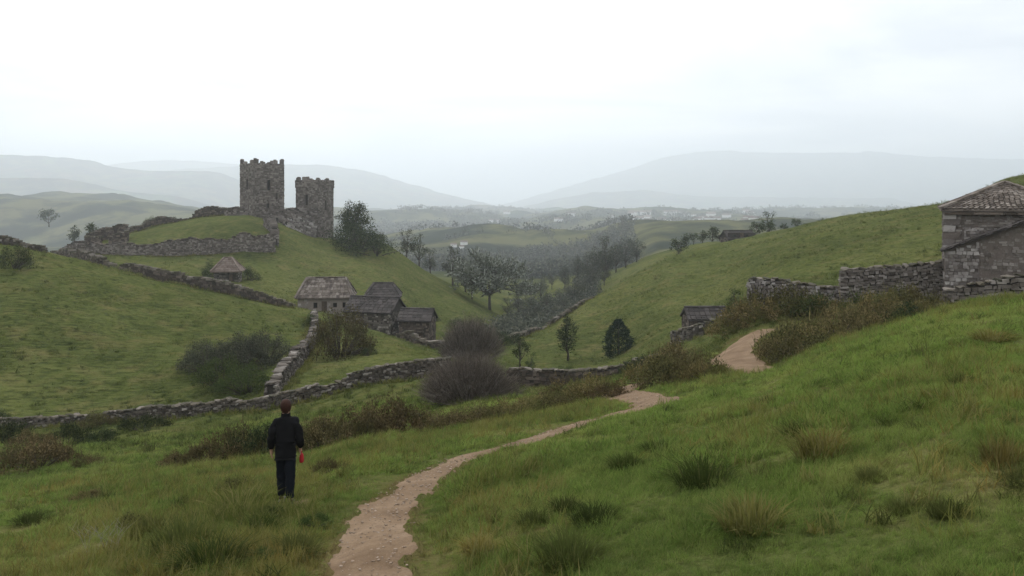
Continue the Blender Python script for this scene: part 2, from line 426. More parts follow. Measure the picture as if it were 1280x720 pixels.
def make_blade(name, tint, dry, tr=.35):
    m = mat(name); b = NB(m)
    g = b.n('ShaderNodeNewGeometry'); P = g.outputs['Position']
    c, mid, fine, ter = grass_tone(b, P)
    r = g.outputs['Random Per Island']; oi = b.n('ShaderNodeObjectInfo').outputs['Random']
    rr = b.math('FRACT', b.math('ADD', r, oi))
    c = b.mixc(1.0, c, c4(tint), 'MULTIPLY')
    c = b.mixc(b.rng(rr, dry[0], 1.0, 0, dry[1]), c, c4((.27, .235, .105)))
    c = b.mixc(b.rng(rr, .4, 0, 0, .6), c, c4((.030, .046, .013)))
    c = b.mixc(b.rng(oi, .35, 0, 0, .6), c, c4((.030, .042, .014)))
    c = b.mixc(b.rng(oi, .6, 1, 0, .45), c, c4((.17, .185, .060)))
    d = b.n('ShaderNodeBsdfDiffuse', {'Color': c})
    t = b.n('ShaderNodeBsdfTranslucent', {'Color': c})
    mx = b.n('ShaderNodeMixShader', {0: tr, 1: d.outputs[0], 2: t.outputs[0]})
    b.n('ShaderNodeOutputMaterial', {'Surface': mx.outputs[0]})
    return m
B_GRASS = make_blade('grass_blades', (2.3, 2.8, 2.0), (.64, .6))
B_LAWN = make_blade('cropped_blades', (1.55, 1.6, 1.5), (.8, .35))
B_WILD = make_blade('wild_blades', (2.1, 1.95, 1.5), (.45, .75))
B_DRY = make_blade('dry_blades', (2.3, 1.75, 1.2), (.25, .8))
B_DEEP = make_blade('deep_blades', (.75, .85, .7), (.88, .4))

# ------------------------------------------------------------------ object helpers
def mesh_data(name, V, Q=None, T=None, polys=None, m=None, smooth=False):
    me = bpy.data.meshes.new(name)
    V = np.asarray(V, np.float32).reshape(-1, 3)
    if polys is not None:
        me.from_pydata([tuple(map(float, v)) for v in V], [], polys)
    else:
        Q = np.zeros((0, 4), np.int32) if Q is None or len(Q) == 0 else np.asarray(Q, np.int32).reshape(-1, 4)
        T = np.zeros((0, 3), np.int32) if T is None or len(T) == 0 else np.asarray(T, np.int32).reshape(-1, 3)
        me.vertices.add(len(V)); me.vertices.foreach_set('co', V.ravel())
        nl = Q.size + T.size
        me.loops.add(nl); me.loops.foreach_set('vertex_index', np.r_[Q.ravel(), T.ravel()].astype(np.int32))
        me.polygons.add(len(Q) + len(T))
        st = np.r_[np.arange(len(Q)) * 4, Q.size + np.arange(len(T)) * 3].astype(np.int32)
        me.polygons.foreach_set('loop_start', st)
        me.update(calc_edges=True)
    if smooth: me.polygons.foreach_set('use_smooth', np.ones(len(me.polygons), bool))
    if m is not None: me.materials.append(m)
    me.update()
    return me
def obj(name, me, parent=None, loc=(0, 0, 0), rot=(0, 0, 0), scale=(1, 1, 1), m=None, kind=None, label=None):
    o = bpy.data.objects.new(name, me); COL.objects.link(o)
    o.parent = parent; o.location = loc; o.rotation_euler = rot; o.scale = scale
    if m is not None:
        o.material_slots[0].link = 'OBJECT'; o.material_slots[0].material = m
    if kind: o['kind'] = kind
    if label: o['label'] = label
    return o
def thing(name, label, cat, loc, rz=0, group=None):
    o = bpy.data.objects.new(name, None); COL.objects.link(o)
    o.empty_display_size = .3
    o.location = loc; o.rotation_euler = (0, 0, rz)
    o['label'] = label; o['category'] = cat
    if group: o['group'] = group
    return o
class G:
    """collects quads and triangles for one mesh"""
    def __init__(s): s.V = []; s.P = []; s.n = 0
    def add(s, V, P):
        s.V.extend([tuple(v) for v in V]); s.P.extend([tuple(i + s.n for i in p) for p in P]); s.n += len(V)
    def box(s, c, h, M=None, jit=0.0):
        V = []
        for sx, sy, sz in ((-1,-1,-1),(1,-1,-1),(1,1,-1),(-1,1,-1),(-1,-1,1),(1,-1,1),(1,1,1),(-1,1,1)):
            v = Vector((sx*h[0], sy*h[1], sz*h[2]))
            if jit: v += Vector((random.uniform(-jit, jit) * h[0], random.uniform(-jit, jit) * h[1], random.uniform(-jit, jit) * h[2]))
            if M is not None: v = M @ v
            V.append(v + Vector(c))
        s.add(V, [(0,3,2,1),(4,5,6,7),(0,1,5,4),(1,2,6,5),(2,3,7,6),(3,0,4,7)])
    def frame_box(s, o, ex, ey, ez, jit=0.0):
        """box spanned by three edge vectors from a corner"""
        V = []
        for a, b_, c in ((0,0,0),(1,0,0),(1,1,0),(0,1,0),(0,0,1),(1,0,1),(1,1,1),(0,1,1)):
            ja, jb, jc = (random.uniform(-jit, jit) for _ in range(3))
            V.append(Vector(o) + ex*(a+ja) + ey*(b_+jb) + ez*(c+jc))
        s.add(V, [(0,3,2,1),(4,5,6,7),(0,1,5,4),(1,2,6,5),(2,3,7,6),(3,0,4,7)])
    def tube(s, pts, rad, k=6, cap=True):
        P = [Vector(p) for p in pts]; base = []
        for i, p in enumerate(P):
            d = (P[min(i+1, len(P)-1)] - P[max(i-1, 0)]).normalized()
            a = d.orthogonal().normalized(); b_ = d.cross(a)
            base.append([p + (a*math.cos(2*math.pi*j/k) + b_*math.sin(2*math.pi*j/k)) * rad[i] for j in range(k)])
        V = [v for r_ in base for v in r_]; Fc = []
        for i in range(len(P)-1):
            # match ring start to avoid twist
            for j in range(k):
                Fc.append((i*k+j, i*k+(j+1) % k, (i+1)*k+(j+1) % k, (i+1)*k+j))
        if cap:
            Fc.append(tuple(range(k-1, -1, -1))); Fc.append(tuple((len(P)-1)*k + j for j in range(k)))
        s.add(V, Fc)
    def mesh(s, name, m, smooth=False): return mesh_data(name, s.V, polys=s.P, m=m, smooth=smooth)

# rocks: a few shared shapes
def rock_mesh(seed, flat=.6):
    bm = bmesh.new(); bmesh.ops.create_icosphere(bm, subdivisions=1, radius=.5)
    rr = random.Random(seed)
    for v in bm.verts:
        v.co = Vector((max(-.42, min(.42, v.co.x*1.15)), max(-.42, min(.42, v.co.y*1.15)), max(-.42, min(.42, v.co.z*1.15)) * flat))
        v.co += Vector((rr.uniform(-.08, .08), rr.uniform(-.08, .08), rr.uniform(-.05, .05)))
    me = bpy.data.meshes.new('stone'); bm.to_mesh(me); bm.free(); me.materials.append(M_STONE)
    return me
ROCKS = [rock_mesh(i) for i in range(6)]

def stones_on(g, o, sd, nd, L, H, sw=.36, sh=.2, proud=.05, holes=(), top=None, jit=.09, keep=.97, bottom=None):
    """irregular courses of stones standing proud of a wall face; o = lower corner, sd = along, nd = outward"""
    sd = Vector(sd).normalized(); nd = Vector(nd).normalized(); up = Vector((0, 0, 1))
    z = 0.0
    while z < H:
        h = sh * random.uniform(.75, 1.3)
        s = -random.uniform(0, sw * .5)
        while s < L:
            wd = sw * random.uniform(.55, 1.45)
            a = max(s, 0); e = min(s + wd, L)
            mid = (a + e) / 2
            okk = e - a > .04 and random.random() < keep
            if okk and top is not None and z + h * .6 > top(mid): okk = False
            if okk and bottom is not None and z + h < bottom(mid): okk = False
            for (x0, x1, z0, z1) in holes:
                if a < x1 and e > x0 and z < z1 and z + h > z0: okk = False
            if okk:
                p = proud * random.uniform(.5, 1.5)
                g.frame_box(Vector(o) + sd * (a + .012) + up * (z + .012) - nd * .05, sd * (e - a - .024), nd * (p + .05), up * (h - .024), jit)
            s += wd
        z += h

def panel(g, o, sd, nd, L, H, t, holes=()):
    """wall panel of thickness t (inward) with real openings"""
    sd = Vector(sd).normalized(); nd = Vector(nd).normalized(); up = Vector((0, 0, 1)); o = Vector(o)
    xs = sorted({0, L, *[h[0] for h in holes], *[h[1] for h in holes]})
    zs = sorted({0, H, *[h[2] for h in holes], *[h[3] for h in holes]})
    for i in range(len(xs)-1):
        for j in range(len(zs)-1):
            cx, cz = (xs[i]+xs[i+1])/2, (zs[j]+zs[j+1])/2
            if any(h[0] < cx < h[1] and h[2] < cz < h[3] for h in holes): continue
            g.frame_box(o + sd*xs[i] + up*zs[j] - nd*t, sd*(xs[i+1]-xs[i]), nd*t, up*(zs[j+1]-zs[j]))

def tile_face(g, el, er, tr, tl, tw=.5, th=.55, thick=.06, jit=.10):
    """rows of overlapping slabs on a roof slope given by its four corners (eave left/right, top right/left)"""
    el, er, tr, tl = map(Vector, (el, er, tr, tl))
    n = (er - el).cross(tl - el).normalized()
    if n.z < 0: n = -n
    slope = ((tl + tr) - (el + er)) / 2
    rows = max(2, int(slope.length / th))
    for r_ in range(rows):
        f0, f1 = r_ / rows, (r_ + 1.25) / rows
        a = el.lerp(tl, f0); b_ = er.lerp(tr, f0)
        a1 = el.lerp(tl, min(f1, 1)); b1 = er.lerp(tr, min(f1, 1))
        Lr = (b_ - a).length
        k = max(1, int(Lr / tw))
        off = random.uniform(0, .5)
        for i in range(k + 1):
            s0 = max(0, (i - off) / k); s1 = min(1, (i + 1 - off) / k)
            if s1 - s0 < .02: continue
            p0, p1 = a.lerp(b_, s0 + .008), a.lerp(b_, s1 - .008)
            q0, q1 = a1.lerp(b1, s0 + .008), a1.lerp(b1, s1 - .008)
            lift = thick * (1.1 + random.uniform(-.3, .5)); dn = -(q0 - p0).normalized() * random.uniform(-.06, .09) * th
            V = [p0 + dn + n*lift, p1 + dn + n*lift, q1 + n*.012, q0 + n*.012]
            V2 = [v + n*thick*random.uniform(.7, 1.3) for v in V]
            g.add(V + V2, [(3,2,1,0),(4,5,6,7),(0,1,5,4),(1,2,6,5),(2,3,7,6),(3,0,4,7)])

# ------------------------------------------------------------------ ground sheet
def build_ground():
    uc = np.arange(-520, 1801, 5.0)
    az_in = np.arctan((uc - 640) / F)
    lo, hi = az_in[0], az_in[-1]
    side = np.linspace(hi, lo + 2*math.pi, 90)[1:-1]
    azs = np.r_[az_in, side]
    ys = [0.6]
    while ys[-1] < 15900:
        Yk = ys[-1]
        ys.append(Yk * (1.011 if 8 < Yk < 45 else 1.010 if 55 < Yk < 150 else 1.016 if Yk < 260 else 1.022) + .01)
    ys = np.array(ys)
    A, YY = np.meshgrid(azs, ys)
    aw = np.arctan2(np.sin(A), np.cos(A))
    rad = np.where(np.abs(aw) < R(55), YY / np.maximum(np.cos(aw), .3), YY / math.cos(R(55)))
    X = rad * np.sin(aw); Yp = rad * np.cos(aw)
    Z = ground(X, Yp)
    nr, na = X.shape
    V = np.stack([X, Yp, Z], -1).reshape(-1, 3)
    i = np.arange(nr - 1)[:, None]; j = np.arange(na)[None, :]; j2 = (j + 1) % na
    Q = np.stack([i*na + j, i*na + j2, (i+1)*na + j2, (i+1)*na + j], -1).reshape(-1, 4)
    V = np.vstack([V, [[0, 0, -EYE - .05]]])
    c = len(V) - 1
    T = np.stack([np.full(na, c), (np.arange(na) + 1) % na, np.arange(na)], -1)
    Q = Q[:, ::-1]
    me = mesh_data('ground', V, Q, T, m=M_GROUND, smooth=True)
    x, y = V[:, 0], V[:, 1]
    br = np.zeros(len(V))
    for (u, yy, ru, ry, a) in BROWN:
        cx = (u - 640) / F * yy
        br = np.maximum(br, a * np.exp(-(((x - cx) / ru) ** 2 + ((y - yy) / ry) ** 2)))
    d = path_dist(x, y)
    br = np.maximum(br, np.clip(1 - d / .5, 0, 1) * .8)
    at1 = me.attributes.new('brown', 'FLOAT', 'POINT'); at1.data.foreach_set('value', br.astype(np.float32))
    fr = np.clip((np.hypot(x, y) - 260) / 300, 0, 1)
    at2 = me.attributes.new('far', 'FLOAT', 'POINT'); at2.data.foreach_set('value', fr.astype(np.float32))
    o = obj('ground', me, kind='structure')
    return o
BROWN = [(60, 27, 5, 3, .8), (130, 24, 4, 3, .6), (1000, 48, 9, 6, .9), (880, 36, 4, 4, .8), (760, 34, 5, 3, .6), (560, 30, 5, 3, .6),
         (340, 15, 2.5, 2.5, .5), (1120, 46, 7, 5, .9), (590, 9.6, 1.4, 1.0, 1.0), (640, 11, 1.0, .6, .8), (940, 12.5, 1.6, 1.2, .8), (1180, 10, 1.6, 1.2, .6), (1010, 17, 2, 1.5, .7), (250, 10.5, 2, 1.5, .4), (450, 57, 4, 3, .4)]
ground_obj = build_ground()

def ribbon(name, L):
    n = len(L); t = np.gradient(L[:, :2], axis=0); t /= np.linalg.norm(t, axis=1, keepdims=True) + 1e-9
    nx = np.stack([-t[:, 1], t[:, 0]], 1)
    k = np.linspace(-1, 1, 21)
    X = L[:, None, 0] + nx[:, None, 0] * k[None] * (L[:, None, 2] + .35)
    Y = L[:, None, 1] + nx[:, None, 1] * k[None] * (L[:, None, 2] + .35)
    dd = np.abs(k[None]) * (L[:, None, 2] + .35) - L[:, None, 2] + .20 * fbm(X * 1.7, Y * 1.7, 3, 41)
    Z = base_z(X, Y) - .045 - .26 * np.clip((dd + .03) / .22, 0, 1) + .03 * fbm(X * 3, Y * 3, 3, 55) - .03 * np.exp(-((np.abs(k[None]) - .35) / .15) ** 2)
    V = np.stack([X, Y, Z], -1).reshape(-1, 3)
    i = np.arange(n-1)[:, None]; j = np.arange(20)[None]
    Q = np.stack([i*21 + j, i*21 + j + 1, (i+1)*21 + j + 1, (i+1)*21 + j], -1).reshape(-1, 4)
    me = mesh_data(name, V, Q, m=M_PATH, smooth=True)
    return obj(name, me, kind='structure')
ribbon('dirt_path', main_path)
ribbon('dirt_path', far_path)
ribbon('dirt_trail', trail)

# ------------------------------------------------------------------ far ridges
def make_ridge_mat(name, stops):
    m = mat(name); b = NB(m); P = pos(b)
    n = b.noise(P, .009, 6, .65)
    vf = b.n('ShaderNodeTexVoronoi', {'Vector': P, 'Scale': .006}).outputs['Color']
    finish(b, b.mixc(.5, b.ramp(n, stops), b.mixc(.6, vf, c4((.12, .12, .05))), 'OVERLAY'), 1.0, n, .5, 20, 0)
    return m
M_RIDGE = make_ridge_mat('wooded_ridge', [(.40, (.016, .024, .018)), (.5, (.05, .06, .03)), (.58, (.13, .13, .06)), (.7, (.06, .065, .035))])
def ridge(name, Y, line, depth, base=-90, amp=6, seed=0):
    us = np.arange(line[0][0], line[-1][0] + 1, 4.0)
    L = np.array(line, float)
    m = pchip_d(L[:, 0], L[:, 1]); i = np.clip(np.searchsorted(L[:, 0], us, side='right') - 1, 0, len(L) - 2)
    h = L[i+1, 0] - L[i, 0]; t = (us - L[i, 0]) / h; y = L[:, 1]
    vs = (1+2*t)*(1-t)**2*y[i] + t*(1-t)**2*h*m[i] + t*t*(3-2*t)*y[i+1] + t*t*(t-1)*h*m[i+1]
    zc = (HV - vs) / F * Y
    k = np.linspace(-1, 1, 61)
    X = (us[:, None] - 640) / F * Y + 0 * k[None]
    YY = Y + depth * k[None] + 0 * X
    prof = np.where(k < 0, (1 - np.abs(k)) ** 1.15, (1 - np.abs(k)) ** .9)
    gul = fbm(X / (depth * .35), YY / (depth * .5), 5, seed)
    Z = base + (zc[:, None] - base) * prof[None] * (1 + .30 * gul * np.abs(k[None]) ** .6 ) + amp * 2.2 * fbm(X / 110., YY / 110., 4, seed + 5)
    n, mm = X.shape
    V = np.stack([X, YY, Z], -1).reshape(-1, 3)
    a = np.arange(n-1)[:, None]; b_ = np.arange(mm-1)[None]
    Q = np.stack([a*mm + b_, (a+1)*mm + b_, (a+1)*mm + b_ + 1, a*mm + b_ + 1], -1).reshape(-1, 4)
    return obj(name, mesh_data(name, V, Q, m=M_RIDGE, smooth=True), kind='structure')
ridge('hills', 5400, [(-700,196),(-300,190),(0,193),(60,196),(110,200),(135,207),(200,213),(270,216),(300,226),(330,245),(360,268)], 1600, -120, 5, 61)
ridge('hills', 4000, [(-500,232),(0,222),(80,224),(150,238),(220,246),(260,256),(300,268)], 900, -120, 4, 66)
ridge('hills', 7600, [(200,214),(300,208),(360,205),(420,208),(500,226),(560,243),(640,262)], 1700, -120, 7, 71)
ridge('hills', 9500, [(100,214),(150,204),(210,200),(300,206),(400,220),(480,235)], 1600, -120, 7, 75)
ridge('mountain', 10500, [(620,258),(700,236),(780,213),(840,195),(900,188),(960,191),(1800,187),(1080,189),(1150,195),(1280,199),(1700,205)], 2600, -120, 8, 81)
ridge('hills', 7300, [(640,262),(690,250),(750,240),(800,238),(850,243),(900,246),(1800,250),(1120,256)], 1200, -120, 6, 85)
ridge('hills', 4200, [(410,272),(450,263),(500,260),(530,262),(560,265),(600,257),(640,259),(670,263),(700,259),(735,266),(790,280)], 600, -110, 9, 91)
ridge('hills', 3000, [(430,272),(470,266),(510,264),(560,262),(600,268),(650,266),(700,274),(750,272),(800,278),(850,286),(900,300)], 480, -100, 8, 95)

# ------------------------------------------------------------------ dry stone walls
WALLS = []
def stone_wall(name, label, cat, pts, thick=.55, sw=.36, sh=.2, m=None, cope=True, cope_size=.5, group=None, sink=.4, rough=.10, parent=None, both=True, cope_m=None, slump=1.0, level=False):
    """pts: (u, distance, height). Core with real stones on its faces and loose coping stones along the top."""
    P = np.array([((u - 640) / F * y, y, h) for u, y, h in pts])
    L = smooth_line(P, .45) if len(P) > 2 else smooth_line(np.vstack([P[0], (P[0] + P[1]) / 2, P[1]]), .45)
    z = base_z(L[:, 0], L[:, 1])
    ker = np.ones(5) / 5
    zs = np.convolve(np.pad(z, 2, mode='edge'), ker, 'valid')
    s = np.r_[0, np.cumsum(np.hypot(np.diff(L[:, 0]), np.diff(L[:, 1])))]
    if level: topz = L[:, 2].copy()
    else: topz = zs + L[:, 2]
    topz = topz + rough * fbm(s / 1.7, s * 0 + len(pts), 3, 5) * 1.6
    slump_ = slump * np.clip(fbm(s / 4.5, s * 0 + P[0, 1], 3, 9) - .12, 0, .5)
    topz = topz - slump_ * np.clip(L[:, 2] if not level else 0, .4, 2.0) * (1.3 if cope else 1.9) * (parent is None)
    if parent is None: WALLS.append((L, thick))
    n = len(L); t = np.gradient(L[:, :2], axis=0); t /= np.linalg.norm(t, axis=1, keepdims=True)
    nx = np.stack([t[:, 1], -t[:, 0]], 1)          # right-hand side of the run
    org = Vector((L[n//2, 0], L[n//2, 1], zs[n//2]))
    if parent is None:
        root = thing(name, label, cat, org, 0, group); pn = ''
    else:
        root = parent; org = parent.location.copy(); pn = name + '_'
    V, Q = [], []
    ct = thick * .36
    for i in range(n):
        for sgn in (1, -1):
            e = nx[i] * ct * sgn
            V.append((L[i, 0] + e[0] - org.x, L[i, 1] + e[1] - org.y, zs[i] - sink - org.z))
            V.append((L[i, 0] + e[0] - org.x, L[i, 1] + e[1] - org.y, topz[i] - .05 - org.z))
    for i in range(n - 1):
        a, b_ = i*4, (i+1)*4
        Q += [(a, b_, b_+1, a+1), (a+2, a+3, b_+3, b_+2), (a+1, b_+1, b_+3, a+3)]
    Q += [(0, 1, 3, 2), ((n-1)*4, (n-1)*4+2, (n-1)*4+3, (n-1)*4+1)]
    core = obj(pn + 'core' if pn else 'wall_core', mesh_data('wall_core', V, Q, m=M_MORTAR), root)
    g = G()
    for sgn in ((1, -1) if both else (1,)):
        q = 0.0
        zz = 0.0
        hmax = float((topz - zs).max()) + sink
        while zz < hmax:
            h = sh * random.uniform(.75, 1.3); q = random.uniform(-.2, 0)
            while q < s[-1]:
                wd = sw * random.uniform(.5, 1.5)
                c = min(max(q + wd / 2, 0), s[-1])
                x = np.interp(c, s, L[:, 0]); y = np.interp(c, s, L[:, 1]); gz = np.interp(c, s, zs); tz = np.interp(c, s, topz)
                z0 = gz - sink * .6 + zz
                if z0 + h * .7 < tz and q + wd > 0:
                    tx = np.interp(c, s, t[:, 0]); ty = np.interp(c, s, t[:, 1])
                    sl = (np.interp(c + .4, s, zs) - np.interp(c - .4, s, zs)) / .8 if .4 < c < s[-1] - .4 else 0
                    ex = Vector((tx, ty, sl * .8)) * (wd - .03); nd = Vector((ty, -tx, 0)) * sgn
                    pr = thick / 2 + random.uniform(-.09, .08)
                    o = Vector((x, y, z0)) - org - ex * .5 + nd * (ct - .06)
                    up_ = Vector((0, 0, h - .02)) + ex * random.uniform(-.15, .15)
                    g.frame_box(o + Vector((0, 0, random.uniform(-.04, .04))), ex + Vector((0, 0, random.uniform(-.09, .09))) * wd, nd * (pr - ct + .06), up_, .16)
                q += wd
            zz += h
    # rubble on the crest
    q = 0.0; caps = []
    while q < s[-1]:
        wd = cope_size * random.uniform(.6, 1.4)
        c = min(q + wd / 2, s[-1])
        caps.append((c, wd)); q += wd * .93
    st = obj((pn or 'wall_') + 'stones' if pn else 'wall_stones', g.mesh('wall_stones', m or M_STONE), root, kind='stuff')
    if cope:
        for c, wd in caps:
            x = np.interp(c, s, L[:, 0]); y = np.interp(c, s, L[:, 1]); tz = np.interp(c, s, topz)
            ang = math.atan2(np.interp(c, s, t[:, 1]), np.interp(c, s, t[:, 0]))
            me = ROCKS[random.randrange(6)]
            obj('coping_stone', me, root, Vector((x, y, tz + .03 + random.uniform(-.03, .04))) - org, (random.uniform(-.2, .2), random.uniform(-.2, .2), ang + random.uniform(-.25, .25)),
                (wd * 1.1, thick * random.uniform(1.0, 1.5), random.uniform(.28, .5)), m=cope_m or M_COPE)
    else:
        g2 = G()
        for c, wd in caps:
            x = np.interp(c, s, L[:, 0]); y = np.interp(c, s, L[:, 1]); tz = np.interp(c, s, topz)
            ang = math.atan2(np.interp(c, s, t[:, 1]), np.interp(c, s, t[:, 0]))
            M = Matrix.Rotation(ang + random.uniform(-.2, .2), 3, 'Z')
            g2.box(Vector((x, y, tz + .05)) - org, (wd * .5, thick * .55, random.uniform(.08, .2)), M, .25)
        obj((pn + 'cap_stones') if pn else 'cap_stones', g2.mesh('cap_stones', cope_m or M_COPE), root, kind='stuff')
    return root
FW = 'dry stone field walls'
stone_wall('stone_wall', 'long brown dry stone wall crossing the valley pasture below the left hill', 'stone wall',
           [(-260, 64, .6), (0, 62, .6), (100, 62, .65), (200, 61, .8), (300, 59, .85), (400, 57, 1.0), (470, 56, 1.1), (540, 55, 1.15), (561, 55, 1.1)], sw=.26, sh=.14, rough=.16, cope_size=.42, m=M_STONE, group=FW)
stone_wall('stone_wall', 'stone wall climbing the left hill towards the row of houses', 'stone wall',
           [(392, 107, 1.3), (393, 96, 1.5), (383, 84, 1.6), (364, 72, 1.5), (338, 60.5, 1.3)], thick=.75, sw=.28, sh=.16, rough=.22, m=M_STONE, group=FW, cope_m=M_STONE)
stone_wall('stone_wall', 'dark stone wall along the brow of the left hill below the small hut', 'stone wall',
           [(118, 121, 1.2), (160, 117, 1.4), (200, 114, 1.4), (260, 113, 1.4), (300, 112.5, 1.3), (345, 114, .9), (366, 116, .4)], sw=.45, sh=.26, m=M_STONE_B, cope=False, group=FW)
stone_wall('stone_wall', 'dark broken wall at the valley bottom between the big bare bush and the path', 'stone wall',
           [(636, 60, 1.3), (680, 60, 1.25), (722, 59.5, .9), (780, 58.5, .8), (842, 57, .7)], m=M_STONE_B, group=FW)
stone_wall('stone_wall', 'low dark wall at the left foot of the right hill', 'stone wall',
           [(612, 120, .6), (645, 132, .7), (670, 139.5, .7), (705, 145, .6), (742, 150, .4)], sw=.5, sh=.3, m=M_STONE_B, cope=False, group=FW)
stone_wall('stone_wall', 'pale grey rubble wall sagging along the right hill between shed and taller wall', 'stone wall',
           [(937, 58.6, 2.55), (950, 58.3, 2.4), (975, 58, 2.2), (1010, 57.2, 1.9), (1035, 56.6, 1.75), (1052, 56.2, 1.8)], thick=.7, sw=.24, sh=.15, m=M_PALE, group=FW, slump=.2)
stone_wall('stone_wall', 'tall dark topped stone wall joining the big stone house on the right', 'stone wall',
           [(1051, 55.9, 2.9), (1100, 55.2, 2.85), (1140, 54.5, 2.75), (1181, 53.8, 2.7)], thick=.7, sw=.27, sh=.16, rough=.06, m=M_HOUSE, group=FW, slump=0)
stone_wall('stone_wall', 'mossy stone wall rising in front of the big stone house', 'stone wall',
           [(1178, 47.8, 1.25), (1215, 47.2, 1.45), (1260, 46.6, 1.5), (1310, 46, 1.5), (1420, 45, 1.5)], thick=.7, sw=.32, sh=.18, m=M_HOUSE, group=FW, slump=.2)
stone_wall('stone_wall', 'short stone wall on top of the left hill beside the dark bush', 'stone wall',
           [(-90, 113, 1.0), (-20, 112, 1.0), (25, 112, 1.1), (56, 112.5, .9)], sw=.45, sh=.26, cope=False, group=FW)
stone_wall('stone_wall', 'long high grey wall terracing the slope under the castle', 'stone wall',
           [(72, 172, 1.2), (105, 170, 1.8), (150, 169, 2.4), (200, 169, 2.9), (260, 169, 3.0), (310, 170, 3.2), (343, 172, 3.0)], thick=.9, slump=.6, sw=.42, sh=.26, rough=.5, m=M_CASTLE, cope=False, group=FW, sink=.8, cope_m=M_STONE_B)
stone_wall('stone_wall', 'tumbled dark wall climbing the ridge to the foot of the square tower', 'stone wall',
           [(150, 192, .9), (200, 203, 1.4), (235, 205, 1.5), (262, 205, 2.0), (284, 205, 1.4)], thick=.9, sw=.6, sh=.36, rough=.3, m=M_STONE_B, cope=False, group=FW, sink=.8)
stone_wall('stone_wall', 'stone wall stepping down the hillside left of the castle terrace', 'stone wall',
           [(66, 171, 1.4), (95, 158, 1.6), (125, 142, 1.3), (143, 128, 1.2)], thick=.8, sw=.6, sh=.36, rough=.25, m=M_STONE_B, cope=False, group=FW, sink=.8)
stone_wall('stone_wall', 'rough stone wall round the yard in front of the small dark shed', 'stone wall',
           [(842, 84, 1.3), (862, 81.5, 1.25), (885, 80, 1.0), (907, 80.5, .8)], thick=.7, sw=.4, sh=.24, m=M_STONE, group=FW)
stone_wall('stone_wall', 'crumbling pen wall below the lowest slate roofed house', 'stone wall',
           [(498, 115, 1.5), (515, 112.5, 1.5), (535, 112, 1.2), (556, 113, .9)], thick=.7, sw=.4, sh=.25, m=M_STONE_B, cope=False, group=FW, rough=.25)

# ------------------------------------------------------------------ castle
def tower(castle, name, u, Y, side, rz, zt, slits, taper=.03, label=None, ruin=.5):
    cx, cy = (u - 640) / F * Y, Y
    gz = bz(cx, cy) - 2.2
    H = zt - gz
    M = Matrix.Translation(Vector((cx, cy, gz)) - castle.location) @ Matrix.Rotation(rz, 4, 'Z')
    h2 = side / 2
    T = obj(name, None, castle) if False else None
    gw, gs = G(), G()
    for k in range(4):
        A = Matrix.Rotation(k * math.pi / 2, 4, 'Z')
        o = A @ Vector((-h2, -h2, 0)); sd = A @ Vector((1, 0, 0)); nd = A @ Vector((0, -1, 0))
        hs = slits.get(k, [])
        tv = [random.uniform(-.5, .15) * ruin for _ in range(12)]
        panel(gw, o, sd, nd, side, H, .9, hs)
        stones_on(gs, o, sd, nd, side, H + .1, .55, .32, .08, hs, None, .15, .95)
    fl = G()
    fl.box((0, 0, H - 1.0), (h2 - .85, h2 - .85, .2))
    body = obj(name, gw.mesh(name, M_CASTLE), castle, label=label); body.matrix_local = M
    obj('tower_stones', gs.mesh('tower_stones', M_CASTLE), body, kind='stuff')
    obj('tower_deck', fl.mesh('tower_deck', M_CASTLE), body)
    # merlons, worn to different heights
    for k in range(4):
        A = Matrix.Rotation(k * math.pi / 2, 4, 'Z')
        nM = max(3, round(side / 1.55))
        for i in range(nM):
            wdt = side / (nM - .42) * .58
            s = -h2 + wdt / 2 + (side - wdt) * i / (nM - 1)
            if i == nM - 1 or random.random() < .18 * ruin * 2 * (i > 0): continue
            hh = random.choice([.25, .5, .7, .95, 1.1, 1.3]) * (1 if k in (0, 1, 3) else .8)
            g = G(); g.box((0, 0, hh / 2), (wdt / 2, .32, hh / 2), None, .12)
            g.box((random.uniform(-.2, .2), 0, hh + .08), (wdt * .3, .26, .12), None, .3)
            p = A @ Vector((s, -h2 + .30, H + .012))
            obj('merlon', g.mesh('merlon', M_CASTLE), body, p, (0, 0, k * math.pi / 2 + random.uniform(-.04, .04)))
    return body, M, H
cl_ = at(345, 206)
castle = thing('castle', 'ruined stone castle with two battlemented towers on the hilltop', 'castle', cl_)
tb, tM, tH = tower(castle, 'square_tower', 327.5, 206, 7.3, R(43), 8.0, {0: [(3.1, 3.85, 8.6, 11.0), (2.9, 3.6, 4.6, 5.6), (5.2, 5.7, 6.6, 8.0)], 3: [(3.3, 4.0, 8.8, 11.2), (1.6, 2.1, 6.2, 7.4)]}, label='taller square tower with broken battlements')
tb2, tM2, tH2 = tower(castle, 'square_tower', 393.5, 207, 6.1, R(-23), 4.2, {0: [(2.6, 3.3, 9.4, 11.8), (1.6, 2.1, 6.2, 7.4)], 1: [(2.7, 3.3, 8.2, 10.3)]}, label='lower tower with corbelled rim', ruin=.8)
g = G()
for k in range(4):
    A = Matrix.Rotation(k * math.pi / 2, 4, 'Z')
    for i in range(9):
        s = -3.05 + .35 + i * .675
        g.frame_box(A @ Vector((s - .22, -3.21, tH2 - 1.9)), A.to_3x3() @ Vector((.44, 0, 0)), A.to_3x3() @ Vector((0, .15, 0)), Vector((0, 0, .5)), .1)
    g.frame_box(A @ Vector((-3.18, -3.20, tH2 - 1.4)), A.to_3x3() @ Vector((6.3, 0, 0)), A.to_3x3() @ Vector((0, .14, 0)), Vector((0, 0, 1.30)), .0)
    stones_on(g, A @ Vector((-3.15, -3.20, tH2 - 1.4)), A.to_3x3() @ Vector((1, 0, 0)), A.to_3x3() @ Vector((0, -1, 0)), 6.3, 1.6, .55, .34, .07, (), None, .2, .85)
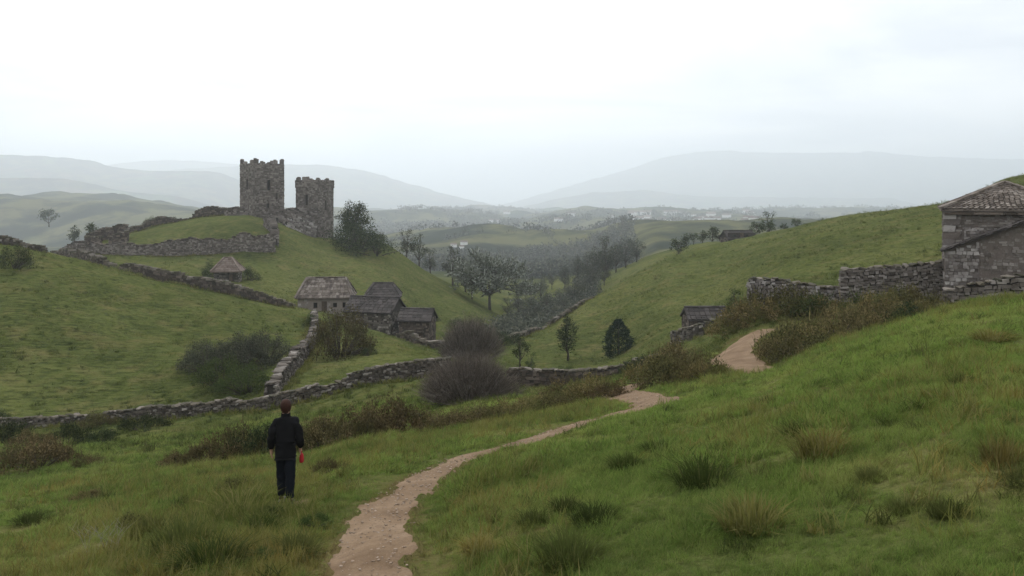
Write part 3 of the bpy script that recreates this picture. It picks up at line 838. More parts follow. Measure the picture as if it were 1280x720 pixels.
obj('corbel_course', g.mesh('corbel_course', M_CASTLE), tb2)
stone_wall('curtain_wall', '', '', [(337, 203.5, -3.2), (352, 203, -2.6), (366, 203, -2.0), (384, 204, -2.2)], thick=1.2, sw=.75, sh=.42, m=M_CASTLE, cope=False, parent=castle, sink=3.0, rough=.2, level=True, cope_m=M_CASTLE)
stone_wall('outwork', '', '', [(353, 199.5, -5.6), (366, 199, -4.2), (378, 199.5, -4.0), (393, 201, -5.5)], thick=1.2, sw=.7, sh=.4, m=M_PALE, cope=False, parent=castle, sink=3.0, rough=.4, level=True, cope_m=M_CASTLE)
stone_wall('broken_wall', '', '', [(283, 204, -2.6), (292, 203, -1.6), (302, 203, -2.1), (312, 202.5, -3.2), (326, 202, -3.6), (338, 201, -3.6), (346, 200, -4.4)], thick=1.1, sw=.7, sh=.4, m=M_CASTLE, cope=False, parent=castle, sink=2.5, rough=.6, level=True, cope_m=M_CASTLE)
stone_wall('gate_pier', '', '', [(333, 186, -3.9), (338, 184, -4.3), (343, 180, -5.6), (344, 174, -7.6)], thick=1.3, sw=.6, sh=.36, m=M_CASTLE, cope=False, parent=castle, sink=2.5, rough=.5, level=True, cope_m=M_CASTLE)

# ------------------------------------------------------------------ houses
def window_part(root, p, rz, wdt, hgt, name='window'):
    g = G(); f = .07
    g.box((0, .06, 0), (wdt/2 - .01, .03, hgt/2 - .01))
    w_ = obj(name, g.mesh(name, M_DARK), root, p, (0, 0, rz))
    g = G()
    for sx in (-1, 1): g.box((sx * (wdt/2 - f/2), 0, 0), (f/2, .04, hgt/2))
    for sz in (-1, 1): g.box((0, -.002, sz * (hgt/2 - f/2)), (wdt/2, .04, f/2))
    obj('frame', g.mesh('frame', M_WOOD), w_)
    g = G(); g.box((0, -.08, -hgt/2 - .06), (wdt/2 + .12, .10, .05), None, .05)
    obj('sill', g.mesh('sill', M_STONE), w_)
def house(name, label, u, Y, L, W, zr, ze, roof='gable', rz=0, inset=0, over=.3, wm=None, rm=None, tile=(.5, .5), front=(), right=(), left=(), doors=(), base=None, group=None, sm=None, keep=.9, sw=.42, sh=.24, chimney=None, cat='house', thick=.06, gz=None):
    x = (u - 640) / F * Y
    gz = bz(x, Y) if gz is None else gz
    root = thing(name, label, cat, (x, Y, gz), rz, group)
    zb = -2.6
    He = ze - gz - zb
    wm = wm or M_PLASTER; rm = rm or M_TILE; sm = sm or M_STONE
    gw, gs = G(), G(); l2, w2 = L/2, W/2
    sides = [((-l2, -w2), (1, 0), (0, -1), L, front), ((l2, -w2), (0, 1), (1, 0), W, right), ((l2, w2), (-1, 0), (0, 1), L, ()), ((-l2, w2), (0, -1), (-1, 0), W, left)]
    for k, (o, sd, nd, LL, hs) in enumerate(sides):
        hl = [(c - a/2, c + a/2, b_ - zb, t_ - zb) for c, a, b_, t_ in hs]
        ov = Vector((*o, zb)); sdv = Vector((*sd, 0)); ndv = Vector((*nd, 0))
        tl = .45
        if k in (0, 2): panel(gw, ov, sdv, ndv, LL, He, tl, hl)
        else:
            panel(gw, ov + sdv * tl, sdv, ndv, LL - 2*tl, He, tl, [(a - tl, b_ - tl, c, d) for a, b_, c, d in hl])
        stones_on(gs, ov, sdv, ndv, LL, He - .05, sw, sh, .05, hl, None, .1, keep)
        for c, a, b_, t_ in hs:
            p = ov + sdv * c + Vector((0, 0, (b_ + t_)/2 - zb)) - ndv * .2
            kind = 'door' if (t_ - b_) > 1.25 and b_ < .3 else 'window'
            if kind == 'window': window_part(root, p, rz=math.atan2(sdv.y, sdv.x), wdt=a, hgt=t_ - b_)
            else:
                d = G()
                npl = max(3, int(a / .2))
                for i in range(npl):
                    d.box((-a/2 + a*(i+.5)/npl, random.uniform(0, .02), 0), (a/npl/2 - .008, .03, (t_ - b_)/2))
                dd = obj('door', d.mesh('door', M_WOOD), root, p, (0, 0, math.atan2(sdv.y, sdv.x)))
                d = G(); d.box((a*.32, -.05, 0), (.03, .03, .05)); obj('handle', d.mesh('handle', M_DARK), dd)
    Hr = zr - ze; zz = ze - gz
    if roof == 'gable':
        for sx in (-1, 1):
            xo, xi = sx * (l2 - .01), sx * (l2 - .44)
            gw.add([(xo, -w2 + .02, zz - .01), (xo, w2 - .02, zz - .01), (xo, 0, zz + Hr - .08), (xi, -w2 + .02, zz - .01), (xi, w2 - .02, zz - .01), (xi, 0, zz + Hr - .08)],
                   [(0, 1, 2), (5, 4, 3), (0, 3, 4, 1), (1, 4, 5, 2), (2, 5, 3, 0)])
    obj('wall', gw.mesh('wall', wm), root)
    obj('wall_stones', gs.mesh('wall_stones', sm), root, kind='stuff')
    lo, wo = l2 + over, w2 + over
    dz = over * Hr / w2
    ez = zz - dz * .6
    lt = lo if roof == 'gable' else max(.0, l2 - inset)
    E = [Vector((-lo, -wo, ez)), Vector((lo, -wo, ez)), Vector((lo, wo, ez)), Vector((-lo, wo, ez))]
    A, B = Vector((-lt, 0, zz + Hr)), Vector((lt, 0, zz + Hr))
    gr, gt = G(), G()
    up = Vector((0, 0, .10))
    faces = [(E[0], E[1], B, A), (E[2], E[3], A, B)]
    if roof == 'hip': faces += [(E[1], E[2], B, B), (E[3], E[0], A, A)]
    VV = E + [A, B] + [v - up for v in E] + [A - up, B - up]
    FF = [(0, 1, 5, 4), (2, 3, 4, 5), (1, 2, 5), (3, 0, 4), (7, 6, 10, 11), (9, 8, 11, 10), (0, 6, 7, 1), (1, 7, 8, 2), (2, 8, 9, 3), (3, 9, 6, 0)]
    if roof == 'gable':
        FF = [(0, 1, 5, 4), (2, 3, 4, 5), (7, 6, 10, 11), (9, 8, 11, 10), (0, 6, 7, 1), (2, 8, 9, 3), (1, 7, 11, 5), (5, 11, 8, 2), (3, 9, 10, 4), (4, 10, 6, 0)]
    gr.add(VV, FF)
    ro = obj('roof', gr.mesh('roof', rm), root)
    for f in faces: tile_face(gt, *f, tw=tile[0], th=tile[1], thick=thick)
    obj('roof_tiles', gt.mesh('roof_tiles', rm), ro, kind='stuff')
    g = G()
    nr = max(2, int(2 * lt / .6)) if lt > .3 else 0
    for i in range(nr):
        xx = -lt + 2*lt*(i + .5)/nr
        g.box((xx, 0, zz + Hr + .10), (lt/nr*1.02, .2, .07), None, .18)
    if roof == 'hip':
        for (a, b_) in ((E[0], A), (E[1], B), (E[2], B), (E[3], A)):
            n_ = max(3, int((b_ - a).length / .55))
            for i in range(n_):
                p, q = a.lerp(b_, i/n_), a.lerp(b_, (i+1)/n_)
                d = (q - p); sidev = d.cross(Vector((0, 0, 1))).normalized() * .16; nrm = sidev.cross(d).normalized()
                g.frame_box(p - sidev + nrm*.06, d*1.05, sidev*2, nrm*.12, .1)
    if g.n: obj('ridge_tiles', g.mesh('ridge_tiles', rm), ro, kind='stuff')
    if chimney:
        g = G(); g.box((0, 0, .3), (.35, .35, .9)); g.box((0, 0, 1.25), (.42, .42, .07), None, .1)
        obj('chimney', g.mesh('chimney', sm), ro, chimney)
    return root
VH = 'stone houses of the hamlet'
house('stone_house', 'long stone house with patched brown tiled roof left of the slate roofed houses', 408, 131, 7.4, 5.6, -11.5, -14.0, 'hip', R(4), inset=.9, over=.35, rm=M_TILE, front=[(2.5, .62, .5, 1.35), (5.3, .62, .6, 1.3), (6.6, .5, .55, 1.35), (3.75, .8, .0, 1.5)], group=VH, wm=M_LIME, sm=M_PALE, keep=.35)
house('stone_house', 'small house with half slate half red roof behind its two lower neighbours', 479, 129, 4.6, 4.6, -12.1, -13.75, 'hip', R(6), inset=1.0, over=.3, rm=M_SLATE, front=[(3.9, .5, .3, 1.0)], right=[(2.2, .5, .3, 1.0)], group=VH, sm=M_STONE_B, wm=M_MORTAR)
house('stone_house', 'wide dark slate roofed house in the middle of the hamlet with pale stone end wall', 469, 121.5, 6.6, 5.2, -13.3, -15.0, 'gable', R(-14), over=.3, rm=M_SLATE, front=[(1.6, .5, 1.1, 1.7)], right=[(2.2, .6, .9, 1.8)], group=VH, sm=M_STONE, wm=M_MORTAR, tile=(.6, .55))
house('stone_house', 'lowest dark slate roofed house at the right end of the hamlet', 522, 118, 4.0, 3.8, -14.5, -15.75, 'gable', R(-8), over=.3, rm=M_SLATE, front=[(1.2, .5, .8, 1.4), (2.8, .9, 0, 1.5)], group=VH, sm=M_STONE_B, wm=M_MORTAR, tile=(.6, .55))
house('stone_hut', 'small square hut with reddish pyramid roof below the castle wall', 285, 141, 3.7, 3.4, -9.2, -11.0, 'hip', R(8), inset=1.3, over=.45, rm=M_RUST, front=[(2.6, .6, .0, 1.3)], group=None, sm=M_STONE, wm=M_MORTAR, tile=(.4, .4), cat='hut')
house('farm_house', 'dark roofed farmhouse among trees on the skyline of the right hill', 922, 191, 6.0, 4.5, -6.6, -8.2, 'gable', R(10), over=.35, rm=M_SLATE, front=[(1.5, .6, .6, 1.3), (4.2, .6, .6, 1.3), (3.0, .9, 0, 1.6)], sm=M_STONE_B, wm=M_MORTAR, tile=(.8, .8))
house('stone_shed', 'small stone shed with flat slate roof on the right hillside', 881, 86, 3.7, 3.0, -10.45, -11.35, 'gable', R(3), over=.2, rm=M_SLATE, front=[(1.9, .8, 0, 1.4)], sm=M_STONE_B, wm=M_MORTAR, tile=(.5, .5), cat='shed')

# the big house on the right edge, with its lower gabled front; its left side runs along the line of sight
HX0 = (1181 - 640) / F * 52.0
HR = R(-25)
_c = Vector((HX0, 52.0, 0)) + Matrix.Rotation(HR, 3, 'Z') @ Vector((3.3, 3.2, 0))
big = house('stone_house', 'big stone house with tiled hipped roof at the right edge of the hill', 640 + _c.x * F / _c.y, _c.y, 6.6, 6.4, .98, -.50, 'hip', HR, inset=3.25, over=.2, rm=M_TILE, tile=(.28, .28), sm=M_HOUSE, wm=M_PLASTER, keep=.72, sw=.24, sh=.14, gz=-6.2, thick=.05)
def annex():
    L = 8.4; apx = 4.3; gz = -6.2; zb = -2.4
    o = Vector((-3.32, -4.6, zb))
    H = (-2.9 - gz) - zb; rise = 1.72
    g = G(); gs = G(); gp = G()
    panel(g, o, (1, 0, 0), (0, -1, 0), L, H, .5)
    for xx in (0, L - .5):
        g.frame_box(o + Vector((xx, .502, 0)), Vector((.5, 0, 0)), Vector((0, .88, 0)), Vector((0, 0, H)))
    oz = o + Vector((0, 0, H + .002))
    tri = [oz, oz + Vector((L, 0, 0)), oz + Vector((apx, 0, rise))]
    g.add([*tri, *[v + Vector((0, .5, 0)) for v in tri]], [(0, 1, 2), (5, 4, 3), (0, 3, 4, 1), (1, 4, 5, 2), (2, 5, 3, 0)])
    top = lambda s: H + rise * (1 - abs(s - apx) / apx) - .12
    stones_on(gs, o, (1, 0, 0), (0, -1, 0), 1.75, H + .9, .26, .17, .06, (), top, .16, .95)
    stones_on(gp, o + Vector((1.8, 0, 0)), (1, 0, 0), (0, -1, 0), L - 1.8, H + 1.7, .25, .15, .025, (), lambda s: top(s + 1.8), .16, .5)
    w_ = obj('front_wall', g.mesh('front_wall', M_PLASTER), big)
    obj('pale_stones', gs.mesh('pale_stones', M_PALE), w_, kind='stuff')
    obj('brown_stones', gp.mesh('brown_stones', M_HOUSE), w_, kind='stuff')
    gr = G(); gt = G()
    p = o + Vector((-.2, -.28, H - .08)); q = o + Vector((apx, -.28, H + rise + .02)); r_ = o + Vector((L + .2, -.28, H - .08))
    D = Vector((0, 1.66, 0))
    for a, b_ in ((p, q), (q, r_)):
        gr.frame_box(a, b_ - a, D, Vector((0, 0, .09)))
        n_ = 14
        for i in range(n_):
            s_ = a.lerp(b_, i / n_); e_ = a.lerp(b_, (i + 1) / n_)
            for j in range(3):
                gt.frame_box(s_ + Vector((0, j * .52 - .04, .07)), (e_ - s_) * .97, Vector((0, .50, 0)), Vector((0, 0, .10)), .12)
    ro = obj('front_roof', gr.mesh('front_roof', M_SLATE), big)
    obj('roof_tiles', gt.mesh('roof_tiles', M_SLATE), ro, kind='stuff')
    for i in range(11):                       # corner blocks
        g = G(); k = i % 2
        g.box((0, 0, 0), (.30 + .14*k, .22, .19), None, .14)
        obj('corner_stone', g.mesh('corner_stone', M_PLASTER if i in (2, 3, 7) else M_PALE), big, Vector((-3.05 + .12*k, -3.12, 1.4 + i * .39)))
    gq = G()                                  # patch of pale rubble above the lower roof
    stones_on(gq, Vector((-2.3, -3.2, 3.3)), (1, 0, 0), (0, -1, 0), 1.7, 1.15, .28, .18, .065, (), None, .16, .95)
    obj('pale_patch', gq.mesh('pale_patch', M_PALE), big, kind='stuff')
    g = G()
    for i in range(9): g.box((i * .75, 0, 0), (.37, .16, .07), None, .1)
    obj('eaves_ledge', g.mesh('eaves_ledge', M_STONE_B), big, Vector((-2.95, -3.32, 5.42)))
annex()

def ruin():
    root_loc = at(133, 178)
    r_ = thing('ruined_hut', 'roofless ruined stone hut at the left end of the castle terrace', 'ruin', root_loc)
    def seg(nm, a, b_, ha, hb): stone_wall(nm, '', '', [(a[0], a[1], ha), ((a[0]+b_[0])/2, (a[1]+b_[1])/2, max(ha, hb) * random.uniform(.75, 1.05)), (b_[0], b_[1], hb)], thick=.7, sw=.5, sh=.32, m=M_STONE_B, cope=False, parent=r_, sink=1, rough=.35)
    seg('front_wall', (108, 176), (126, 175), 1.5, 1.2); seg('front_wall', (137, 175), (158, 176), 1.3, 1.9)
    seg('end_wall', (158, 176), (159, 182), 1.9, 1.7); seg('end_wall', (108, 176), (110, 182), 1.5, 1.6); seg('back_wall', (110, 182), (159, 182), 1.7, 2.6)
ruin()

# far white houses in the valley
def far_town():
    g = G(); g.box((0, 0, 3.5), (6, 5, 3.5)); me_w = g.mesh('wall', M_WHITEWASH)
    g = G(); g.add([(-6.6, -5.6, 7), (6.6, -5.6, 7), (6.6, 5.6, 7), (-6.6, 5.6, 7), (-6.6, 0, 10.4), (6.6, 0, 10.4)], [(0, 1, 5, 4), (2, 3, 4, 5), (1, 2, 5), (3, 0, 4), (0, 3, 2, 1)]); me_r = g.mesh('roof', M_RUST)
    rr = random.Random(5)
    for i in range(44):
        u = rr.gauss(845, 42) if i % 5 else rr.uniform(560, 940)
        p = hit(u, rr.uniform(267, 281), 1100, 7000); x, y, z = p.x, p.y, p.z - .5
        t = thing('village_house', 'tiny whitewashed house in the hazy valley town', 'house', (x, y, z), rr.uniform(-.6, .6), 'white houses of the far valley town')
        s = rr.uniform(.9, 2.0) * y / 3200; t.scale = (s * rr.uniform(1, 2), s, s * rr.uniform(.7, 1.1))
        obj('wall', me_w, t); obj('roof', me_r, t)
    for u, y, s in ((567, 800, .9), (580, 810, 1.0), (577, 785, .7)):
        p = at(u, y)
        t = thing('farm_house', {567: 'left pale farmhouse in the misty woods behind the big round tree', 580: 'right pale farmhouse in the misty woods behind the big round tree', 577: 'small pale farm building between two farmhouses in the misty woods'}[u], 'house', p, .2, 'pale farm buildings in the misty middle distance')
        t.scale = (s, s, s * .8); t.scale *= .5; obj('wall', me_w, t); obj('roof', me_r, t)
far_town()

# ------------------------------------------------------------------ plants
def rnd_dirs(n):
    v = rng.normal(size=(n, 3)); return v / np.linalg.norm(v, axis=1, keepdims=True)
def leaf_quads(C, size, bias=None, aspect=.62, up=.25):
    """small pointed leaf faces at the points C, facing every way"""
    n = len(C)
    N = rnd_dirs(n)
    if bias is not None: N = N + bias * .8
    N[:, 2] += up
    N /= np.linalg.norm(N, axis=1, keepdims=True)
    A = np.cross(N, rnd_dirs(n)); A /= np.linalg.norm(A, axis=1, keepdims=True) + 1e-9
    B = np.cross(N, A)
    s = size * rng.uniform(.6, 1.35, (n, 1)); t = s * aspect
    V = np.stack([C - A * s * .5, C + B * t * .5 - A * s * .05, C + A * s * .5 + N * s * .1, C - B * t * .5 + A * s * .05], 1)
    return V.reshape(-1, 3), np.arange(n * 4).reshape(-1, 4)
def blob_points(blobs, n, shell=.45):
    """points in the outer part of a set of balls (x, y, z, r)"""
    B = np.array(blobs); wts = B[:, 3] ** 2; k = rng.choice(len(B), n, p=wts / wts.sum())
    d = rnd_dirs(n); r = rng.uniform(0, 1, (n, 1)) ** shell
    C = B[k, :3] + d * r * B[k, 3:4] * rng.uniform(.85, 1.15, (n, 1))
    return C, d
def twig_strips(P0, P1, w0, bend=.1, taper=.25):
    n = len(P0); D = P1 - P0
    S = np.cross(D, rnd_dirs(n)); S /= np.linalg.norm(S, axis=1, keepdims=True) + 1e-9
    Ln = np.linalg.norm(D, axis=1, keepdims=True)
    mid = P0 + D * .5 + rnd_dirs(n) * Ln * bend
    w = np.broadcast_to(np.asarray(w0, float).reshape(-1, 1), (n, 1))
    V = np.stack([P0 - S*w, P0 + S*w, mid - S*w*.7, mid + S*w*.7, P1 - S*w*taper, P1 + S*w*taper], 1).reshape(-1, 3)
    b = np.arange(n)[:, None] * 6
    return V, np.vstack([b + [0, 1, 3, 2], b + [2, 3, 5, 4]])
def branch_mesh(name, limbs):
    g = G()
    for pts, rad in limbs: g.tube(pts, rad, 5)
    return g.mesh(name, M_BARK, True)
def make_tree(seed, h_trunk, crown, nb, br, n, leaf, lean=0., shell=.5, zlow=None, fine=True):
    """unit-height tree; crown = (cx, cz, rx, rz) ellipsoid in which nb leaf balls sit"""
    rr = np.random.default_rng(seed)
    cz, rx, rz = crown
    blobs, limbs = [], []
    top = np.array([lean, 0, cz + rz * .5])
    trunk = [np.array([0, 0, -.03]), np.array([lean*.2, .01, h_trunk*.6]), np.array([lean*.5, -.01, h_trunk]), top]
    tr = .026
    limbs.append((trunk, [tr*1.25, tr*.9, tr*.75, tr*.15]))
    for i in range(nb):
        for _ in range(30):
            d = rr.normal(size=3); d /= np.linalg.norm(d); d = d * rr.uniform(.25, 1) ** .5
            if zlow is None or d[2] > zlow: break
        p = np.array([lean*.6 + d[0]*rx, d[1]*rx, cz + d[2]*rz])
        r_ = br * rr.uniform(.6, 1.35) * (1 - .25 * max(0, d[2]))
        blobs.append((*p, r_))
        f = rr.uniform(.25, .85); s0 = trunk[2] * (1-f) + trunk[3] * f if p[2] > h_trunk else trunk[1] * (1-f) + trunk[2] * f
        s0 = s0 if s0[2] < p[2] else trunk[2]*.8
        limbs.append(([s0, (s0+p)/2 + rr.normal(size=3)*.02 + [0, 0, -.01], p], [tr*.42, tr*.26, tr*.07]))
    C, d = blob_points(blobs, n, shell)
    C[:, 2] = np.maximum(C[:, 2], .01)
    V, Q = leaf_quads(C, leaf, d)
    return [('trunk', branch_mesh('trunk', limbs), M_BARK), ('crown', mesh_data('crown', V, Q, m=L_MID), None)]
def make_bush(seed, rx, nb, br, n, leaf, spiky=0., flat=1.0):
    """unit-height shrub, leafy to the ground, ragged on top"""
    rr = np.random.default_rng(seed)
    blobs, limbs = [], []
    for i in range(nb):
        a = rr.uniform(0, 2*math.pi); q = rr.uniform(0, 1) ** .6
        x, y = rx * .85 * q * math.cos(a), rx * .85 * q * math.sin(a)
        zt = (1 - .72 * q ** 2.2) * rr.uniform(.68, 1.0)
        z = max(br*.5, (zt - br) * rr.uniform(.35, 1) ** .5)
        r_ = br * rr.uniform(.6, 1.25)
        blobs.append((x, y, z, r_))
        if i % 2 == 0: limbs.append(([np.array([x*.15, y*.15, -.05]), np.array([x*.6, y*.6, z*.5]), np.array([x, y, z])], [.018, .012, .004]))
    C, d = blob_points(blobs, n, .5)
    C[:, 2] = np.maximum(C[:, 2], .0)
    V, Q = leaf_quads(C, leaf, d)
    if spiky:
        k = int(n * spiky); C2, d2 = blob_points(blobs, k, .25)
        d2[:, 2] = np.abs(d2[:, 2]) + .7
        P1 = C2 + d2 * rng.uniform(.05, .17, (k, 1))
        V2, Q2 = twig_strips(C2, P1, .007, .08)
        Q = np.vstack([Q, Q2 + len(V)]); V = np.vstack([V, V2])
    return [('stem', branch_mesh('stem', limbs), M_BARK), ('foliage', mesh_data('foliage', V, Q, m=L_OLIVE), None)]
def make_twiggy(seed, rx, n, w=.004):
    """bare grey-brown thicket: thousands of fine upright twigs fanning out of one base"""
    rr = np.random.default_rng(seed)
    a = rr.uniform(0, 2*math.pi, n); q = rr.uniform(0, 1, n) ** .55
    ca, cq, ch = rr.uniform(0, 6.28, 30), rr.uniform(0, 1, 30) ** .55, rr.uniform(.80, 1.0, 30)
    ci = rr.integers(0, 30, n); a = ca[ci] + rr.normal(size=n) * .38; q = np.clip(cq[ci] + rr.normal(size=n) * .16, 0, 1.08)
    hgt = np.sqrt(np.clip(1.12 - .95 * q ** 2, .08, 1)) * ch[ci] * rr.uniform(.6, 1.02, n)
    T = np.stack([rx*q*np.cos(a), rx*q*np.sin(a), hgt], 1)
    f = rr.uniform(.02, .62, (n, 1))
    base = np.stack([rx*.45*q*np.cos(a), rx*.45*q*np.sin(a), np.zeros(n)], 1)
    P0 = base * (1-f) + T * f; P0[:, 2] = P0[:, 2] * .9
    P0 += rr.normal(size=P0.shape) * .03; P1 = T + rr.normal(size=T.shape) * .05
    P0[:, 2] = np.maximum(P0[:, 2], -.02)
    V, Q = twig_strips(P0, P1, w * rr.uniform(.6, 1.4, n), .06)
    m2 = int(n * 1.8)
    k = rr.integers(0, n, m2); t = rr.uniform(.3, 1, (m2, 1))
    S0 = P0[k] * (1-t) + P1[k] * t; D = rnd_dirs(m2); D[:, 2] = np.abs(D[:, 2]) + .3
    V2, Q2 = twig_strips(S0, S0 + D * rr.uniform(.04, .13, (m2, 1)), w*.6, .1)
    limbs = []
    for i in range(16):
        b = i * 2 * math.pi / 16; e = np.array([rx*.6*math.cos(b), rx*.6*math.sin(b), rr.uniform(.5, .75)])
        limbs.append(([e*[.2, .2, 0] + [0, 0, -.03], e*[.6, .6, .5], e], [.014, .010, .004]))
    return [('stem', branch_mesh('stem', limbs), M_BARK), ('twigs', mesh_data('twigs', np.vstack([V, V2]), np.vstack([Q, Q2 + len(V)]), m=L_TWIG), None)]
def make_conifer(seed, n):
    rr = np.random.default_rng(seed)
    C = []
    while len(C) < n:
        z = rr.uniform(.02, 1); a = rr.uniform(0, 2*math.pi)
        R_ = .36 * (1 - ((z - .28) / .74) ** 2 if z > .28 else 1 - ((.28 - z) / .5) ** 2) * (1 + .16 * math.sin(a*4 + z*23) + .10 * math.sin(a*9 - z*31))
        q = rr.uniform(.3, 1) ** .45
        C.append((R_*q*math.cos(a), R_*q*math.sin(a), z))
    C = np.array(C); d = C * [1, 1, 0]; d /= np.linalg.norm(d, axis=1, keepdims=True) + 1e-6; d[:, 2] = .3
    P1 = C + d * rng.uniform(.02, .06, (n, 1)) + rnd_dirs(n) * .02
    V, Q = twig_strips(C, P1, .013, .1, .4)
    V2, Q2 = leaf_quads(C, .035, d)
    return [('trunk', branch_mesh('trunk', [([(0, 0, -.03), (0, 0, .4), (0, 0, .95)], [.03, .024, .005])]), M_BARK), ('crown', mesh_data('crown', np.vstack([V, V2]), np.vstack([Q, Q2 + len(V)]), m=L_CON), None)]
def make_blossom(seed):
    """the round pale-tipped tree: visible forked limbs, upright pale sprays"""
    rr = np.random.default_rng(seed)
    limbs, tips = [], []
    tr = [np.array([0, 0, -.03]), np.array([.01, 0, .12]), np.array([0, 0, .22])]
    limbs.append((tr, [.020, .016, .013]))
    for i in range(13):
        a = i*2.4; e = rr.uniform(.15, 1.25); L = rr.uniform(.26, .36)
        p1 = tr[2] + np.array([math.cos(a)*math.cos(e), math.sin(a)*math.cos(e), math.sin(e)]) * L * .6
        limbs.append(([tr[2]*rr.uniform(.8, 1), p1], [.011, .007]))
        for j in range(5):
            d = p1 - tr[2]; d = d/np.linalg.norm(d) + rr.normal(size=3)*.45; d[2] += .25; d /= np.linalg.norm(d)
            p2 = p1 + d * rr.uniform(.14, .36); limbs.append(([p1, p2], [.006, .003])); tips.append(p2)
    tips = np.array(tips)
    blobs = [(*p, rr.uniform(.05, .10)) for p in tips] + [(*(p*.8 + np.array([0, 0, .1])), .07) for p in tips[::2]]
    C, d = blob_points(blobs, 2600, .5)
    V, Q = leaf_quads(C, .036, d)
    C2, d2 = blob_points(blobs, 1500, .3); d2[:, 2] += .6
    V2, Q2 = twig_strips(C2, C2 + d2 * rng.uniform(.02, .05, (1500, 1)), .0075, .1, .8)
    me = mesh_data('crown', np.vstack([V, V2]), np.vstack([Q, Q2 + len(V)]), m=L_PALE)
    return [('trunk', branch_mesh('trunk', limbs), M_BARK), ('crown', me, None)]
def make_tussock(seed, n, spread, w, lean=.55):
    rr = np.random.default_rng(seed)
    a = rr.uniform(0, 2*math.pi, n); q = rr.uniform(0, 1, n) ** .5
    P0 = np.stack([spread*.55*q*np.cos(a), spread*.55*q*np.sin(a), np.full(n, -.04)], 1)
    L = rr.uniform(.55, 1.05, n) * (1 - .3*q)
    b = a + rr.normal(size=n)*.7; ln = lean * q * rr.uniform(.4, 1.4, n)
    D = np.stack([np.cos(b)*ln, np.sin(b)*ln, np.ones(n)], 1); D /= np.linalg.norm(D, axis=1, keepdims=True)
    M1 = P0 + D * L[:, None] * .6
    D2 = D + np.stack([np.cos(b)*ln*1.2, np.sin(b)*ln*1.2, -.35*q*lean*2], 1)
    P1 = M1 + D2 * L[:, None] * .4
    S = np.stack([-np.sin(b), np.cos(b), 0*b], 1) * w
    V = np.stack([P0-S, P0+S, M1-S*.8, M1+S*.8, P1-S*.15, P1+S*.15], 1).reshape(-1, 3)
    k = np.arange(n)[:, None]*6
    return [('blades', mesh_data('blades', V, np.vstack([k+[0, 1, 3, 2], k+[2, 3, 5, 4]]), m=B_DEEP), None)]

PROTO = {
 'round': [make_tree(1, .22, (.60, .36, .38), 30, .15, 2600, .038), make_tree(2, .22, (.58, .40, .38), 26, .16, 2600, .038)],
 'tall': [make_tree(3, .25, (.58, .20, .40), 22, .12, 2000, .034, .05), make_tree(4, .2, (.55, .22, .44), 24, .12, 2000, .034, -.06)],
 'loose': [make_tree(5, .2, (.56, .32, .40), 20, .12, 1300, .036, .04), make_tree(6, .25, (.6, .30, .36), 18, .12, 1200, .036)],
 'small': [make_tree(7, .18, (.56, .34, .40), 16, .17, 700, .065), make_tree(8, .2, (.58, .26, .40), 14, .16, 650, .065, .05)],
 'bush': [make_bush(11, .75, 34, .22, 3600, .036), make_bush(12, .80, 30, .24, 3400, .036), make_bush(13, .7, 30, .22, 3400, .038)],
 'scrub': [make_bush(14, 1.15, 26, .21, 2800, .062, .10), make_bush(15, 1.25, 28, .21, 2900, .062, .10), make_bush(16, 1.0, 24, .23, 2600, .064, .12)],
 'bracken': [make_bush(17, 1.3, 28, .22, 2400, .068, .22), make_bush(18, 1.2, 26, .23, 2400, .068, .22), make_bush(19, 1.4, 30, .21, 2500, .066, .2)],
 'bigbush': [make_bush(21, 1.0, 85, .17, 9000, .034), make_bush(22, 1.1, 85, .17, 9000, .034)],
 'twiggy': [make_twiggy(31, .72, 5200, .0034), make_twiggy(32, .6, 2600, .0048)],
 'conifer': [make_conifer(41, 3200)],
 'blossom': [make_blossom(51)],
 'tussock': [make_tussock(61, 420, .8, .010), make_tussock(62, 360, 1.0, .011, .8)],
 'drytuft': [make_tussock(63, 300, .5, .007, .3)],
}
_pc = {}
def plant(kind, name, u, Y, h, label, cat, m=None, wx=1.0, group=None, v=None, var=None, sink=0.0, z=None, wy=None):
    """one plant: its own Empty with its own copies of the parts (mesh data shared)"""
    if v is not None:
        p = hit(u, v, (Y or 4) * .6 if Y else 4)
    else: p = at(u, Y)
    if z is not None: p.z = z
    _pc[kind] = _pc.get(kind, -1) + 1
    parts = PROTO[kind][(_pc[kind] if var is None else var) % len(PROTO[kind])]
    t = thing(name, label, cat, (p.x, p.y, p.z - sink * h), random.uniform(0, 6.28), group)
    for pn, me, fixed in parts:
        o = obj(pn, me, t, scale=(h * wx, h * (wy or wx), h), m=(m if (fixed is None and m is not None) else None))
    return t
def pxh(px, Y): return px / F * Y

# trees and bushes one can point to ---------------------------------------------------------
plant('small', 'tree', 61, 560, pxh(24, 560), 'lone hazy tree on the misty far slope at the left edge', 'tree', L_DARK, 1.15, z=(HV-283)/F*560)
plant('small', 'tree', 92, 300, pxh(30, 300), 'thin hazy tree left of the ruined hut', 'tree', L_DARK, .8, z=(HV-308)/F*300)
plant('bush', 'bush', 18, 99, pxh(44, 99), 'dark round bush on the brow of the left hill at the picture edge', 'bush', L_DARK, .85)
plant('small', 'tree', 116, 186, pxh(26, 186), 'small tree behind the ruined hut', 'tree', L_DARK, .9)
for i, (u, y, hp) in enumerate(((168, 200, 10), (188, 204, 16), (205, 207, 13), (218, 207, 9))):
    plant('bush', 'bush', u, y, pxh(hp, y), ['low dark bush just right of the ruined hut on the ridge', 'tallest dark bush on the ridge left of the castle', 'dark bush in the middle of the ridge line left of the castle', 'smallest bush nearest the castle on the ridge line'][i], 'bush', L_DARK, .9, 'bushes along the castle ridge')
plant('bush', 'bush', 264, 145, pxh(28, 145), 'dark bush left of the small red roofed hut', 'bush', L_DARK, .75)
